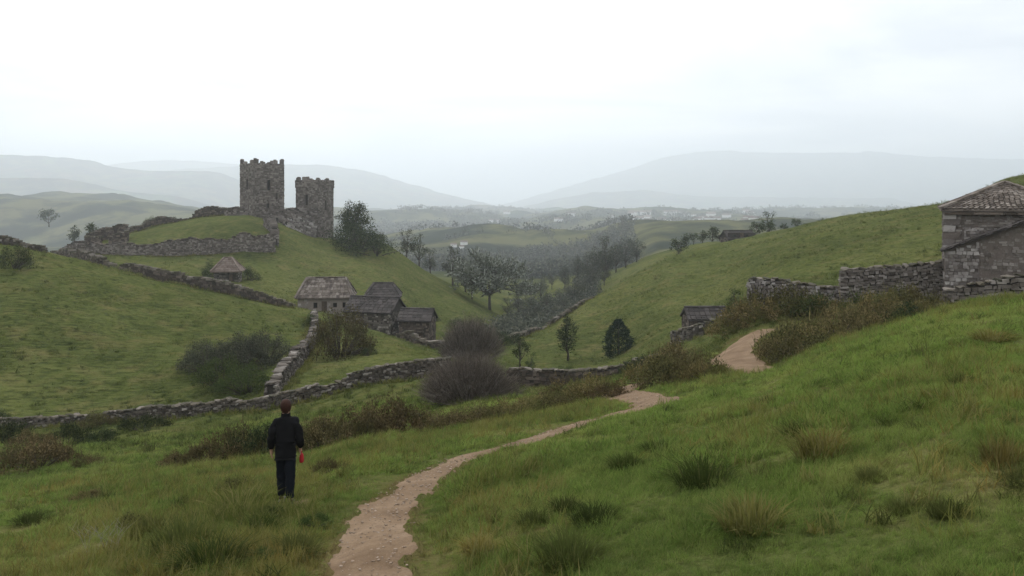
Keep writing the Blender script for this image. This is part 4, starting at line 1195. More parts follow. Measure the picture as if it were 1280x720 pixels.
plant('bush', 'bush', 311, 145, pxh(26, 145), 'dark round bush right of the small red roofed hut', 'bush', L_DARK, .85)
plant('bush', 'bush', 235, 122, pxh(14, 122), 'little green bush on the wall below the hut', 'bush', L_MID, .8)
for u, y, hp, wx, nm, lb in ((444, 198, 42, .95, 'tree', 'tallest tree of the clump right of the castle towers'), (434, 196, 32, 1.1, 'bush', 'dark bush at the foot of the lower castle tower'), (450, 190, 40, 1.15, 'bush', 'dense dark bush below the tallest tree beside the castle'), (470, 188, 34, 1.2, 'bush', 'dark bush at the lower right end of the castle clump'), (440, 200, 44, .9, 'tree', 'dark tree between the lower tower and the tallest tree')):
    plant('round' if nm == 'tree' else 'bush', nm, u, y, pxh(hp * 1.2, y), lb, nm, L_DARK, wx * 1.05, 'trees and bushes beside the castle')
for u, y, hp, k, lb in ((508, 225, 40, 'loose', 'left thin tree on the ridge between castle clump and round pale tree'), (524, 225, 44, 'loose', 'taller thin tree on the ridge between castle clump and round pale tree'), (538, 228, 34, 'loose', 'right thin tree on the ridge between castle clump and round pale tree'), (477, 215, 16, 'small', 'small bush like tree on the ridge just right of the castle clump')):
    plant(k, 'tree', u, y, pxh(hp, y), lb, 'tree', L_GREY, .9, 'thin trees on the ridge')
plant('blossom', 'tree', 612, 200, pxh(100, 200), 'round pale tipped tree with a forked dark trunk in the middle of the valley', 'tree', None, 1.15)
for u, y, hp, lb in ((566, 218, 52, 'dull green tree left of the round pale tree'), (582, 222, 46, 'tree tucked between dull green tree and round pale tree'), (590, 206, 30, 'low dark tree under the left side of the round pale tree'), (634, 212, 26, 'low bush like tree under the right side of the round pale tree')):
    plant('loose', 'tree', u, y, pxh(hp, y), lb, 'tree', L_GREY, 1.0, 'trees round the pale tree')
W2 = 'trees of the misty valley wood'
for i, (u, y, hp, k, mm) in enumerate(((690, 290, 34, 'round', L_GREY), (706, 285, 42, 'round', L_GREY), (722, 280, 52, 'tall', L_GREY), (735, 285, 58, 'round', L_DARK), (748, 275, 64, 'round', L_DARK), (759, 270, 78, 'tall', L_DARK), (770, 280, 52, 'round', L_DARK), (782, 285, 54, 'round', L_GREY), (796, 290, 44, 'round', L_GREY), (755, 240, 36, 'round', L_DARK), (738, 235, 40, 'round', L_GREY), (718, 225, 38, 'round', L_GREY), (700, 215, 34, 'round', L_GREY), (684, 205, 34, 'round', L_GREY), (668, 195, 30, 'round', L_GREY), (655, 188, 28, 'loose', L_GREY), (676, 250, 44, 'loose', L_PALE), (664, 235, 40, 'loose', L_GREY), (648, 225, 36, 'loose', L_GREY), (727, 222, 26, 'round', L_DARK), (705, 195, 24, 'round', L_DARK))):
    lb = ['far left tree on the upper edge of the misty wood', 'second tree from the left on the upper edge of the misty wood', 'slender tree in the middle of the misty wood edge', 'broad dark tree left of the tallest tree in the misty wood', 'dark tree touching the tallest tree of the misty wood', 'tallest slender dark tree of the misty wood', 'dark tree right of the tallest tree in the misty wood', 'grey green tree near the right end of the misty wood', 'last tree at the right end of the misty wood', 'dark tree at the foot of the tallest tree in the wood', 'grey tree halfway down the front edge of the misty wood', 'grey tree in the lower middle of the misty wood', 'grey tree lower down the wood near the field wall', 'round grey tree near the bottom of the misty wood', 'small grey tree at the bottom left of the misty wood', 'loose grey tree at the lowest corner of the wood', 'pale leafed tree at the left side of the misty wood', 'thin grey tree left of the pale tree in the wood', 'thin grey tree farthest left beside the misty wood', 'small dark tree at the front edge of the wood beside the right hill', 'small dark tree just above the low field wall of the right hill'][i]
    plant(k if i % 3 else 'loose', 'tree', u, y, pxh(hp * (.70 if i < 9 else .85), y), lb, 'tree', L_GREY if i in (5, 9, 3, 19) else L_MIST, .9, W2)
G2 = 'small trees along the skyline of the right hill'
for i, (u, y, hp, k, v0) in enumerate(((848, 225, 28, 'small', 322), (858, 245, 18, 'small', 306), (867, 245, 16, 'small', 304), (878, 245, 20, 'small', 304), (890, 246, 24, 'small', 304), (899, 246, 13, 'small', 302), (946, 195, 24, 'small', 297), (961, 193, 36, 'loose', 296), (980, 194, 14, 'small', 289), (995, 194, 16, 'small', 286), (1028, 190, 10, 'bush', 278), (1074, 176, 6, 'bush', 268), (1006, 194, 8, 'small', 284))):
    lb = ['dark tree standing lowest on the second ridge left of the farmhouse', 'first small tree of the row on the second ridge', 'low tree in the row on the second ridge', 'rounded tree near the middle of the row on the second ridge', 'slim tall tree of the row left of the dark farmhouse', 'little tree touching the dark farmhouse on its left', 'bushy tree touching the right end of the dark farmhouse', 'tallest tree on the skyline right of the dark farmhouse', 'low tree right of the tallest skyline tree', 'bushy tree farther up the skyline to the right', 'single small bush on the bare skyline of the right hill', 'tiny low bush high on the skyline of the right hill', 'smallest tree at the end of the skyline row'][i]
    plant(k, 'tree' if k != 'bush' else 'bush', u, y, pxh(hp, y), lb, 'tree' if k != 'bush' else 'bush', L_DARK, 1.05, G2, z=(HV - v0) / F * y - .3)
# right hill foot
plant('conifer', 'conifer', 773, 100, pxh(48, 100), 'dense dark egg shaped conifer at the foot of the right hill', 'tree', L_CON, 1.02, sink=.06)
plant('tall', 'tree', 710, 104, pxh(58, 104), 'slim loose tree left of the dark conifer', 'tree', L_DARK, 1.0)
plant('loose', 'tree', 650, 97, pxh(44, 97), 'thin open tree at the left foot of the right hill', 'tree', L_DARK, .9)
plant('loose', 'tree', 663, 88, pxh(30, 88), 'small bright green tree behind the broken wall', 'tree', L_MID, .8)
plant('bush', 'bush', 707, 82, pxh(20, 82), 'low green bush under the slim loose tree', 'bush', L_MID, 1.3)
plant('tall', 'tree', 918, 72, pxh(50, 72), 'slender green tree between shed and pale rubble wall', 'tree', L_DARK, .95)
plant('bush', 'bush', 931, 60, pxh(26, 60), 'dark bush growing at the end of the pale rubble wall', 'bush', L_DARK, .5)
plant('bush', 'bush', 868, 92, pxh(14, 92), 'yellow green bush behind the slate roofed shed', 'bush', L_OLIVE, 1.2)
# hamlet and left hill
plant('bush', 'bush', 516, 130, pxh(34, 130), 'green bush behind the lowest slate house', 'bush', L_DARK, .8)
plant('bigbush', 'bush', 425, 82, pxh(84, 82), 'large olive brown bush below the long tiled house', 'bush', L_OLIVE, .62, var=0)
plant('bush', 'bush', 462, 80, pxh(18, 80), 'small dark bush at the right foot of the large olive bush', 'bush', L_DARK, .9)
plant('bush', 'bush', 388, 100, pxh(30, 100), 'green bush on top of the climbing wall', 'bush', L_MID, .6)
for u, y, hp, wx, lb in ((258, 75, 50, .85, 'left bush of the dark thicket on the left hill'), (298, 74, 62, .85, 'tallest dark bush in the thicket on the left hill'), (332, 77, 54, .75, 'right bush of the dark thicket beside the climbing wall'), (276, 69, 52, .9, 'lower left bush of the dark thicket above the long wall'), (308, 66, 46, .95, 'lowest bush of the dark thicket just above the long wall')):
    plant('bigbush', 'bush', u, y, pxh(hp, y), lb, 'bush', L_DARK if u in (300, 262) else L_GREY if y > 70 else L_MID, wx, 'thicket on the left hill')
plant('twiggy', 'bush', 586, 44, pxh(64, 44), 'big bare grey brown bush in the middle of the valley', 'bush', None, 1.4, var=0)
plant('twiggy', 'bush', 590, 84, pxh(60, 84), 'smaller bare bush behind the big bare bush', 'bush', None, 1.1, var=1)
plant('bush', 'bush', 548, 47, pxh(46, 47), 'green bush against the left side of the big bare bush', 'bush', L_OLIVE, .7)
for u, y, hp, k, lb in ((570, 145, 20, 'bush', 'dark bush on the slope above the bare bushes'), (545, 150, 12, 'bush', 'small bush on the slope right of the slate houses'), (625, 120, 30, 'bush', 'dark bush in the valley corner beside the low field wall'), (610, 128, 26, 'bush', 'grey bush left of the valley corner'), (640, 122, 20, 'bush', 'green bush at the very foot of the low field wall'), (560, 112, 18, 'bush', 'bush at the end of the crumbling pen wall'), (596, 150, 20, 'bush', 'round bush on the valley floor under the pale tree'), (640, 165, 22, 'bush', 'low grey bush below the misty wood')):
    plant(k, 'bush', u, y, pxh(hp, y), lb, 'bush', L_GREY if 'grey' in lb else L_DARK, .95, 'bushes of the valley floor')
# hedge of rough bushes crossing behind the walker
HB = 'rough bushes in the hedge behind the walker'
hedge = [(222, 29.5, 20, .9, 'bracken', L_RUST, 'rusty low bush at the left end of the hedge'), (246, 30, 30, .8, 'scrub', L_OLIVE, 'olive bush second along the hedge from the left'), (272, 30.5, 36, .7, 'scrub', L_RUST, 'brown bush in the hedge well left of the walker'), (298, 31, 46, .65, 'scrub', L_OLIVE, 'tall olive bush in the hedge left of the walker'), (324, 31, 44, .65, 'scrub', L_DARK, 'dark bush in the hedge just left of the walker'), (350, 31.5, 38, .7, 'scrub', L_OLIVE, 'bush in the hedge directly behind the walker'), (378, 31, 36, .7, 'scrub', L_OLIVE, 'bush in the hedge at the right shoulder of the walker'), (404, 31, 40, .7, 'scrub', L_RUST, 'brown bush in the hedge just right of the walker'), (432, 31.5, 46, .65, 'scrub', L_RUST, 'broad brown bush in the hedge right of the walker'), (458, 32, 42, .7, 'scrub', L_RUST, 'rusty bush left of the tallest hedge bush'), (487, 33, 56, .55, 'scrub', L_RUST, 'tallest round brown bush in the hedge'), (510, 33, 36, .8, 'scrub', L_RUST, 'low brown bush at the right end of the hedge'), (535, 33, 26, .9, 'bracken', L_RUST, 'small brown bush between hedge and big bare bush')]
for u, y, hp, wx, k, mm, lb in hedge: plant(k, 'bush', u, y, pxh(hp, y) * 1.35, lb, 'bush', mm, wx, HB, sink=.06)
LB = 'rough bushes in the pasture at the left edge'
for u, y, hp, wx, k, mm, lb in ((8, 50, 34, .9, 'scrub', L_DARK, 'dark bush at the picture edge below the long wall'), (36, 46, 26, .9, 'scrub', L_RUST, 'rusty bush right of the dark edge bush below the long wall'), (84, 47, 32, .8, 'scrub', L_DARK, 'dark green bush with pale twigs left in the pasture'), (130, 46, 22, .9, 'scrub', L_DARK, 'small dark bush alone in the pasture'), (12, 37, 38, .9, 'scrub', L_OLIVE, 'lower olive bush at the left picture edge'), (48, 36, 42, .8, 'bracken', L_RUST, 'red brown bush in front of the pasture at the left'), (72, 38, 26, .8, 'bracken', L_RUST, 'small red brown bush right of the larger one'), (112, 35, 16, 1.0, 'bracken', L_RUST, 'low tuft of brown scrub in the left pasture'), (180, 55, 24, 1.0, 'scrub', L_DARK, 'green bush leaning on the long wall at the left'), (120, 60, 22, 1.0, 'scrub', L_OLIVE, 'olive bush growing over the long wall at the left'), (2, 63, 22, .8, 'bush', L_DARK, 'dark bush above the long wall at the picture edge')):
    plant(k, 'bush', u, y, pxh(hp, y) * 1.25, lb, 'bush', mm, wx, LB, sink=.05)
# bank between path and valley
BK = 'brown scrub along the bank by the path'
for i, (u, y, hp, wx, mm, lb) in enumerate(((560, 31.5, 24, 1.1, L_RUST, 'brown scrub in front of the big bare bush on its left'), (590, 31.5, 28, 1.0, L_RUST, 'brown scrub in front of the middle of the big bare bush'), (618, 31, 32, .9, L_RUST, 'reddish scrub at the right foot of the big bare bush'), (648, 32, 26, 1.1, L_BRACKEN, 'straw coloured scrub left of the broken wall'), (680, 34, 24, 1.2, L_BRACKEN, 'straw coloured scrub in front of the broken wall'), (712, 36, 34, .95, L_RUST, 'brown scrub at the right end of the broken wall'), (738, 35, 34, .9, L_BRACKEN, 'brown scrub left of the sandy bend of the path'), (762, 33.5, 20, 1.0, L_RUST, 'low scrub at the near side of the sandy bend'), (700, 33, 22, 1.2, L_OLIVE, 'olive scrub above the middle of the path'))):
    plant('bracken', 'bush', u, y, pxh(hp, y) * 1.25, lb, 'bush', mm, wx, BK, sink=.08)
RB = 'bracken and shrubs on the slope below the right walls'
rb = [(806, 53, 26, 1.0, 'scrub', L_DARK, 'dark scrub at the low wall beyond the sandy bend'), (830, 50, 32, .8, 'scrub', L_RUST, 'brown shrub beyond the bend below the shed yard'), (848, 46, 42, .75, 'scrub', L_RUST, 'rounded brown shrub left of the upper path'), (820, 38, 32, 1.0, 'bracken', L_BRACKEN, 'yellowish bracken right beside the sandy bend'), (848, 35, 44, .9, 'bracken', L_OLIVE, 'large olive shrub between bend and upper path'), (868, 34, 42, .85, 'bracken', L_OLIVE, 'large green brown shrub left of the upper path'), (884, 32, 24, .9, 'bracken', L_BRACKEN, 'bracken at the left lip of the upper path'), (915, 55, 26, 1.1, 'bracken', L_BRACKEN, 'straw coloured bracken above the upper path near the shed'), (945, 55, 34, 1.0, 'bracken', L_BRACKEN, 'bracken above the bend of the upper path'), (978, 56, 40, .9, 'bracken', L_OLIVE, 'olive bracken under the pale rubble wall at its left'), (1010, 55, 34, 1.0, 'bracken', L_MID, 'green bracken under the middle of the pale rubble wall'), (976, 40, 32, .8, 'scrub', L_RUST, 'dark brown shrub on the right edge of the upper path'), (996, 41, 46, .75, 'scrub', L_OLIVE, 'tall dark green shrub right of the upper path'), (1012, 42, 48, .8, 'bracken', L_BRACKEN, 'golden brown bracken clump right of the tall green shrub'), (1042, 43, 44, .85, 'bracken', L_RUST, 'rusty bracken clump in the middle of the right slope'), (1070, 45, 44, .85, 'bracken', L_BRACKEN, 'golden bracken below the tall dark topped wall'), (1092, 52, 36, .9, 'bracken', L_MID, 'green scrub against the tall wall at its left'), (1110, 46, 44, .8, 'bracken', L_BRACKEN, 'golden bracken clump below the middle of the tall wall'), (1128, 51, 40, .8, 'scrub', L_OLIVE, 'yellow green shrub against the tall wall'), (1150, 47, 46, .75, 'scrub', L_OLIVE, 'bright olive shrub just left of the big house'), (1140, 44, 32, .9, 'scrub', L_DARK, 'dark green shrub in the dip left of the big house'), (1168, 44, 30, .8, 'bracken', L_BRACKEN, 'bracken at the left corner of the mossy wall'), (1040, 54, 32, 1.0, 'bracken', L_BRACKEN, 'straw coloured bracken where the two right walls meet'), (1075, 36, 16, 1.2, 'bracken', L_BRACKEN, 'low bracken along the near brow of the right slope')]
for u, y, hp, wx, k, mm, lb in rb: plant(k, 'bush', u, y, pxh(hp, y) * 1.3, lb, 'bush', mm, wx, RB, sink=.06)
# tussocks in the foreground
TG = 'grass tussocks in the foreground meadow'
for u, v, hp, k, mm, wx, lb in ((1030, 572, 44, 'tussock', B_DRY, 1.1, 'big brown tussock in the middle of the right meadow'), (1000, 545, 24, 'tussock', B_DEEP, 1.0, 'green tussock behind the big brown tussock'), (1252, 582, 46, 'drytuft', B_DRY, 1.0, 'pale upright tuft of straw near the right picture edge'), (940, 662, 50, 'tussock', B_DRY, 1.0, 'brown tussock low in the right meadow'), (880, 606, 40, 'tussock', B_DEEP, 1.0, 'dark green tussock left of the big brown tussock'), (712, 705, 46, 'tussock', B_DEEP, 1.1, 'dark tussock at the bottom edge right of the path'), (745, 655, 30, 'tussock', B_DEEP, 1.0, 'dark green tussock above the bottom tussock right of the path'), (708, 640, 22, 'tussock', B_DEEP, 1.0, 'small dark tussock in the lower middle meadow'), (668, 655, 22, 'tussock', B_DEEP, 1.0, 'small dark tussock nearest the path on its right'), (783, 588, 24, 'tussock', B_DEEP, 1.1, 'low dark tussock in the central meadow'), (820, 566, 18, 'tussock', B_DEEP, 1.2, 'flat dark tussock below the end of the path'), (228, 690, 46, 'tussock', B_DEEP, 1.0, 'large dark tussock at the lower left'), (266, 710, 44, 'tussock', B_DEEP, 1.0, 'large dark tussock at the bottom edge left of the path'), (190, 668, 28, 'tussock', B_WILD, 1.0, 'wild tussock left of the large dark tussocks'), (300, 640, 36, 'tussock', B_WILD, 1.0, 'rough tussock just left of the walker'), (322, 668, 26, 'tussock', B_DEEP, 1.2, 'dark tussock in front of the walker at the left'), (370, 690, 24, 'tussock', B_DEEP, 1.3, 'flat green tussock by the left edge of the path'), (1180, 645, 26, 'tussock', B_DEEP, 1.0, 'dark tussock in the lower right meadow'), (1130, 640, 22, 'tussock', B_DEEP, 1.0, 'small tussock left of the lower right dark tussock'), (1090, 600, 20, 'tussock', B_DEEP, 1.1, 'flat green tussock right of the big brown tussock'), (1240, 425, 18, 'tussock', B_DRY, 1.4, 'golden tussock high on the right brow'), (600, 690, 20, 'tussock', B_DRY, 1.5, 'flat dry tussock right beside the path'), (40, 655, 16, 'tussock', B_DEEP, 1.3, 'low green tussock at the lower left picture edge'), (960, 507, 14, 'tussock', B_DEEP, 1.2, 'low dark tussock on the upper right meadow'), (1205, 480, 14, 'tussock', B_DEEP, 1.2, 'low dark tussock high on the right meadow')):
    p = hit(u, v); plant(k, 'grass_tussock', u, p.y, pxh(hp * 1.12, p.y), lb, 'tussock', mm, wx * 1.45, TG)
for u, v, hp, wx, k, mm, lb in ((165, 662, 34, .8, 'scrub', L_OLIVE, 'low olive weed clump at the lower left beside the dry stalks'), (296, 618, 34, .8, 'scrub', L_OLIVE, 'dark weedy clump left of the legs of the walker'), (335, 650, 26, .9, 'bracken', L_MID, 'green weed clump in front of the walker'), (252, 652, 26, .9, 'bracken', L_BRACKEN, 'straw coloured weed clump above the big dark tussocks'), (395, 655, 22, .9, 'scrub', L_MID, 'leafy weeds on the left edge of the path'), (415, 590, 24, 1.0, 'bracken', L_OLIVE, 'weeds on the slope between walker and path'), (330, 700, 26, 1.0, 'scrub', L_MID, 'leafy weeds at the bottom left of the path'), (110, 625, 18, 1.2, 'bracken', L_RUST, 'flat brown weeds in the left pasture')):
    p = hit(u, v); plant(k, 'weed_clump', u, p.y, pxh(hp, p.y), lb, 'weeds', mm, wx, 'weed clumps in the foreground meadow', sink=.1)
# two dead weed stalks at the lower left
g = G()
for i in range(14):
    a = random.uniform(0, 6.28); b_ = Vector((random.uniform(-.25, .25), random.uniform(-.1, .1), 0)); hgt = random.uniform(.2, .45)
    mid = b_ + Vector((math.cos(a)*.08, math.sin(a)*.08, hgt*.6)); tip = b_ + Vector((math.cos(a)*.22, math.sin(a)*.22, hgt))
    g.tube([b_, mid, tip], [.003, .0025, .0015], 3)
    for j in range(3):
        a2 = random.uniform(0, 6.28); g.tube([mid.lerp(tip, j/3), mid.lerp(tip, j/3) + Vector((math.cos(a2)*.12, math.sin(a2)*.12, .10))], [.002, .001], 3)
M_DEAD = flat_mat('dead_stalk', (.30, .28, .22), .9, .1)
tt = thing('dead_weed', 'pale dry branching weed stalks at the lower left of the meadow', 'weed', hit(128, 690))
obj('stalks', g.mesh('stalks', M_DEAD), tt)

# far woods: nobody could count them
def undergrowth():
    """the scrub that fills the valley bottom as one mass"""
    n0 = 1500
    u = rng.uniform(560, 745, n0); y = rng.uniform(135, 300, n0)
    x = (u - 640) / F * y
    lim = np.interp(y, [135, 165, 200, 240, 300], [655, 690, 730, 762, 800])
    lo = np.interp(y, [135, 165, 200, 240, 300], [600, 622, 640, 640, 650])
    ok_ = (u < lim) & (u > lo) & (fbm(x / 14, y / 20, 3, 61) + .0028 * (u - lo) > .02)
    x, y = x[ok_], y[ok_]; z = base_z(x, y)
    C, D = [], []
    for a, b_, c in zip(x, y, z):
        h = random.uniform(1.4, 4.2); k = 46
        d = rnd_dirs(k); r_ = rng.uniform(.3, 1, (k, 1)) ** .5
        C.append(np.array([a, b_, c + h*.42]) + d * r_ * [h*.75, h*.75, h*.55]); D.append(d)
    C = np.vstack(C); D = np.vstack(D)
    V, Q = leaf_quads(C, .55, D)
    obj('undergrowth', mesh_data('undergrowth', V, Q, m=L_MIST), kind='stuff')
undergrowth()
def far_woods():
    n0 = 60000
    Vs, Qs = [], []
    ys = np.exp(rng.uniform(math.log(380), math.log(4400), n0)); us = rng.uniform(-150, 1150, n0)
    xs = (us - 640) / F * ys
    sc_ = 70 + ys * .05
    mask = fbm(xs / 190, ys / 330, 4, 77) + .30 * vnoise(xs / 45, ys / 60, 5)
    hedge_ = (np.abs(fbm(xs / 130, ys / 240, 2, 43)) < .014) & (ys > 520) & (ys < 2600)
    ok_ = ((mask > .10) | hedge_) & ~((us < 410) & (ys < 3000)) & ~((us > 790) & (ys < 1600))
    xs, ys = xs[ok_][:8000], ys[ok_][:8000]
    zs = base_z(xs, ys)
    allC, allD, sz = [], [], []
    for x, y, z in zip(xs, ys, zs):
        h = random.uniform(4, 9) * (1 + .5 * (y > 1500)); w_ = h * random.uniform(.45, .8)
        k = 44 if y < 900 else 20
        d = rnd_dirs(k); r_ = rng.uniform(.5, 1, (k, 1)) ** .6
        C = np.array([x, y, z + h*.55]) + d * r_ * [w_, w_, h*.48] * (1 + .35 * np.sin(d[:, :1]*5 + x))
        allC.append(C); allD.append(d); sz.append(np.full((k, 1), h * (.20 if y < 900 else .32)))
    C = np.vstack(allC); d = np.vstack(allD); sz = np.vstack(sz)
    N = rnd_dirs(len(C)) + d * .8; N /= np.linalg.norm(N, axis=1, keepdims=True)
    A = np.cross(N, rnd_dirs(len(C))); A /= np.linalg.norm(A, axis=1, keepdims=True); B = np.cross(N, A)
    s = sz * rng.uniform(.6, 1.3, (len(C), 1))
    V = np.stack([C - A*s*.5, C + B*s*.4, C + A*s*.5, C - B*s*.4], 1).reshape(-1, 3)
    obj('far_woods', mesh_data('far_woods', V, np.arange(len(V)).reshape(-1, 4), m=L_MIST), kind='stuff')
far_woods()

# ------------------------------------------------------------------ grass (nobody could count it): tufts set out over the turf
def tuft(name, n, spread, w, m, lean=.5, seed=0, segs=2):
    rr = np.random.default_rng(seed)
    a = rr.uniform(0, 2*math.pi, n); q = rr.uniform(0, 1, n) ** .5
    P0 = np.stack([spread*q*np.cos(a), spread*q*np.sin(a), np.full(n, -.08)], 1)
    b = rr.uniform(0, 2*math.pi, n); L = rr.uniform(.5, 1.0, n); ln = lean * rr.uniform(.3, 1.6, n)
    D = np.stack([np.cos(b)*ln, np.sin(b)*ln, np.ones(n)], 1); D /= np.linalg.norm(D, axis=1, keepdims=True)
    M1 = P0 + D * L[:, None] * .55
    D2 = D + np.stack([np.cos(b)*ln, np.sin(b)*ln, -.3*ln], 1)
    P1 = M1 + D2 * L[:, None] * .45
    S = np.stack([-np.sin(b + .6), np.cos(b + .6), 0*b], 1) * (w * rr.uniform(.6, 1.4, n))[:, None]
    V = np.stack([P0-S, P0+S, M1-S*.8, M1+S*.8, P1], 1).reshape(-1, 3)
    k = np.arange(n)[:, None]*5
    me = mesh_data(name, V, k + [0, 1, 3, 2], k + [2, 3, 4], m=m)
    return bpy.data.objects.new(name, me)      # a source for instancing only, never linked to the scene
def scatter(name, pts, scl, rot, src):
    me = bpy.data.meshes.new(name)
    me.vertices.add(len(pts)); me.vertices.foreach_set('co', np.asarray(pts, np.float32).ravel())
    A = me.attributes.new('scl', 'FLOAT_VECTOR', 'POINT'); A.data.foreach_set('vector', np.asarray(scl, np.float32).ravel())
    A = me.attributes.new('rot', 'FLOAT_VECTOR', 'POINT'); A.data.foreach_set('vector', np.asarray(rot, np.float32).ravel())
    me.update()
    o = obj(name, me, kind='stuff')
    ng = bpy.data.node_groups.new(name, 'GeometryNodeTree')
    ng.interface.new_socket('Geometry', in_out='INPUT', socket_type='NodeSocketGeometry')
    ng.interface.new_socket('Geometry', in_out='OUTPUT', socket_type='NodeSocketGeometry')
    N = ng.nodes.new; L = ng.links.new
    gi, go = N('NodeGroupInput'), N('NodeGroupOutput')
    ip = N('GeometryNodeInstanceOnPoints'); oi = N('GeometryNodeObjectInfo'); oi.inputs['Object'].default_value = src
    if 'As Instance' in oi.inputs: oi.inputs['As Instance'].default_value = True
    na, nb = N('GeometryNodeInputNamedAttribute'), N('GeometryNodeInputNamedAttribute')
    na.data_type = 'FLOAT_VECTOR'; nb.data_type = 'FLOAT_VECTOR'
    na.inputs['Name'].default_value = 'scl'; nb.inputs['Name'].default_value = 'rot'
    e2r = N('FunctionNodeEulerToRotation')
    L(nb.outputs['Attribute'], e2r.inputs[0]); L(e2r.outputs[0], ip.inputs['Rotation'])
    L(na.outputs['Attribute'], ip.inputs['Scale'])
    L(gi.outputs[0], ip.inputs['Points']); L(oi.outputs['Geometry'], ip.inputs['Instance']); L(ip.outputs[0], go.inputs[0])
    md = o.modifiers.new('tufts', 'NODES'); md.node_group = ng
    return o
def sample(n, y0, y1, u0=-190, u1=1470, flat=1.0):
    y = np.exp(rng.uniform(math.log(y0), math.log(y1), n)); u = rng.uniform(u0, u1, n)
    x = (u - 640) / F * y
    return x, y
WALKER = at(357, 15.2)
def lay(name, x, y, h, src, clear=.03, flat=1.0, tilt=.25):
    d = path_dist(x, y) + .20 * fbm(x * 1.7, y * 1.7, 3, 41)
    k = (d > clear - .06) & (np.hypot((x - WALKER.x) / .55, (y - WALKER.y + .15) / .75) > 1)
    x, y, h = x[k], y[k], h[k]
    h = h * np.clip(.35 + d[k] / .9, .3, 1)
    z = ground(x, y)
    n = len(x)
    rot = np.stack([rng.normal(0, tilt, n), rng.normal(0, tilt, n), rng.uniform(0, 6.283, n)], 1)
    s = np.stack([h*flat, h*flat, h], 1)
    return scatter(name, np.stack([x, y, z - .01], 1), s, rot, src)
M_PEBBLE = make_stone('path_pebble', [(0, (.16, .115, .08)), (.6, (.27, .20, .145)), (1, (.34, .27, .21))], (.12, .09, .065), .3)
def meadow():
    T1 = tuft('grass_tuft', 20, .55, .036, B_GRASS, .6, 1)
    T1b = tuft('grass_tuft', 16, .5, .040, B_GRASS, .9, 2)
    T2 = tuft('wild_tuft', 18, .32, .014, B_WILD, .35, 3)
    T3 = tuft('lawn_tuft', 16, .9, .045, B_LAWN, .7, 4)
    T4 = tuft('dry_tuft', 16, .35, .015, B_DRY, .4, 5)
    nf = lambda x, y, s: .5 + fbm(x / s, y / s, 3, 91)
    T0 = tuft('fine_tuft', 30, .6, .017, B_GRASS, .6, 9)
    x, y = sample(72000, 2.6, 15, -560, 1900)
    h = (.075 + .003 * y) * (.55 + 1.0 * np.clip(nf(x, y, .8), .1, 1.2)) * rng.uniform(.6, 1.4, len(x))
    lay('grass', x, y, h, T0)
    x, y = sample(46000, 11, 48)
    h = (.085 + .0022 * y) * (.25 + 1.5 * np.clip(nf(x, y, 1.1), .1, 1.2)) * rng.uniform(.6, 1.5, len(x))
    lay('grass', x, y, h, T1)
    x, y = sample(28000, 11, 48)
    h = (.075 + .0022 * y) * (.25 + 1.5 * np.clip(nf(x, y, 1.1), .1, 1.2)) * rng.uniform(.6, 1.5, len(x))
    lay('grass', x, y, h, T1b, tilt=.4)
    # taller rough growth: left of the path, along the bank, on the right slope
    x, y = sample(120000, 6, 50)
    u = 640 + F * x / y
    wild = np.zeros(len(x))
    for cu, cy, ru, ry, a in ((230, 11, 170, 3.5, 1), (330, 14, 110, 4, .9), (400, 10.5, 40, 2.5, .6), (620, 12, 60, 4, .35), (330, 22, 180, 6, .45), (640, 28, 110, 4.5, .8), (740, 29.5, 60, 3.5, .7), (480, 26, 90, 4, .6), (120, 25, 120, 5, .35), (1060, 40, 140, 8, .9), (900, 34, 60, 5, .7), (1230, 28, 90, 3, .5), (930, 14, 60, 2.5, .35), (1180, 12, 120, 3, .25), (600, 10, 25, 1.2, .3)):
        wild = np.maximum(wild, a * np.exp(-((u - cu) / ru) ** 2 - ((y - cy) / ry) ** 2))
    pr = wild * np.clip(nf(x, y, 1.1) * 1.3, .05, 1.3)
    k = rng.uniform(0, 1, len(x)) < pr
    x, y = x[k], y[k]
    h = rng.uniform(.16, .50, len(x)) * (.7 + .012 * y)
    c = fbm(x / 1.3, y / 1.3, 3, 33) + rng.normal(0, .25, len(x)) < .10
    T7 = tuft('clump_tuft', 70, .55, .02, B_DEEP, .75, 12)
    T8 = tuft('clump_tuft', 60, .55, .02, B_DRY, .7, 13)
    gx, gy = sample(900, 4.5, 40)
    kk = fbm(gx / 2.2, gy / 2.2, 3, 71) > -.02
    gx, gy = gx[kk], gy[kk]; gh = rng.uniform(.10, .26, len(gx)) * (.8 + .012 * gy); dk = rng.uniform(0, 1, len(gx)) < .72
    lay('grass_clumps', gx[dk], gy[dk], gh[dk], T7, .1, flat=1.3)
    lay('dry_clumps', gx[~dk], gy[~dk], gh[~dk], T8, .1, flat=1.3)
    lay('wild_grass', x[c], y[c], h[c], T2, .08)
    lay('dry_grass', x[~c], y[~c], h[~c] * .8, T4, .08)
    # close-cropped pasture on the hills beyond
    x, y = sample(34000, 40, 175)
    h = rng.uniform(.10, .26, len(x)) * (.6 + .004 * y)
    h = h * (.4 + 1.6 * np.clip(nf(x, y, 5), .1, 1.1))
    lay('pasture_grass', x, y, h, T3, flat=1.5)
    T5 = tuft('rush_tuft', 20, .4, .03, B_DEEP, .5, 6)
    x, y = sample(5200, 38, 170)
    k = fbm(x / 14, y / 14, 3, 37) > .02
    lay('rushes', x[k], y[k], rng.uniform(.22, .5, k.sum()), T5, flat=1.2)
    # weeds along the feet of the walls
    T6 = tuft('weed_tuft', 26, .5, .03, B_WILD, .6, 8)
    wx, wy = [], []
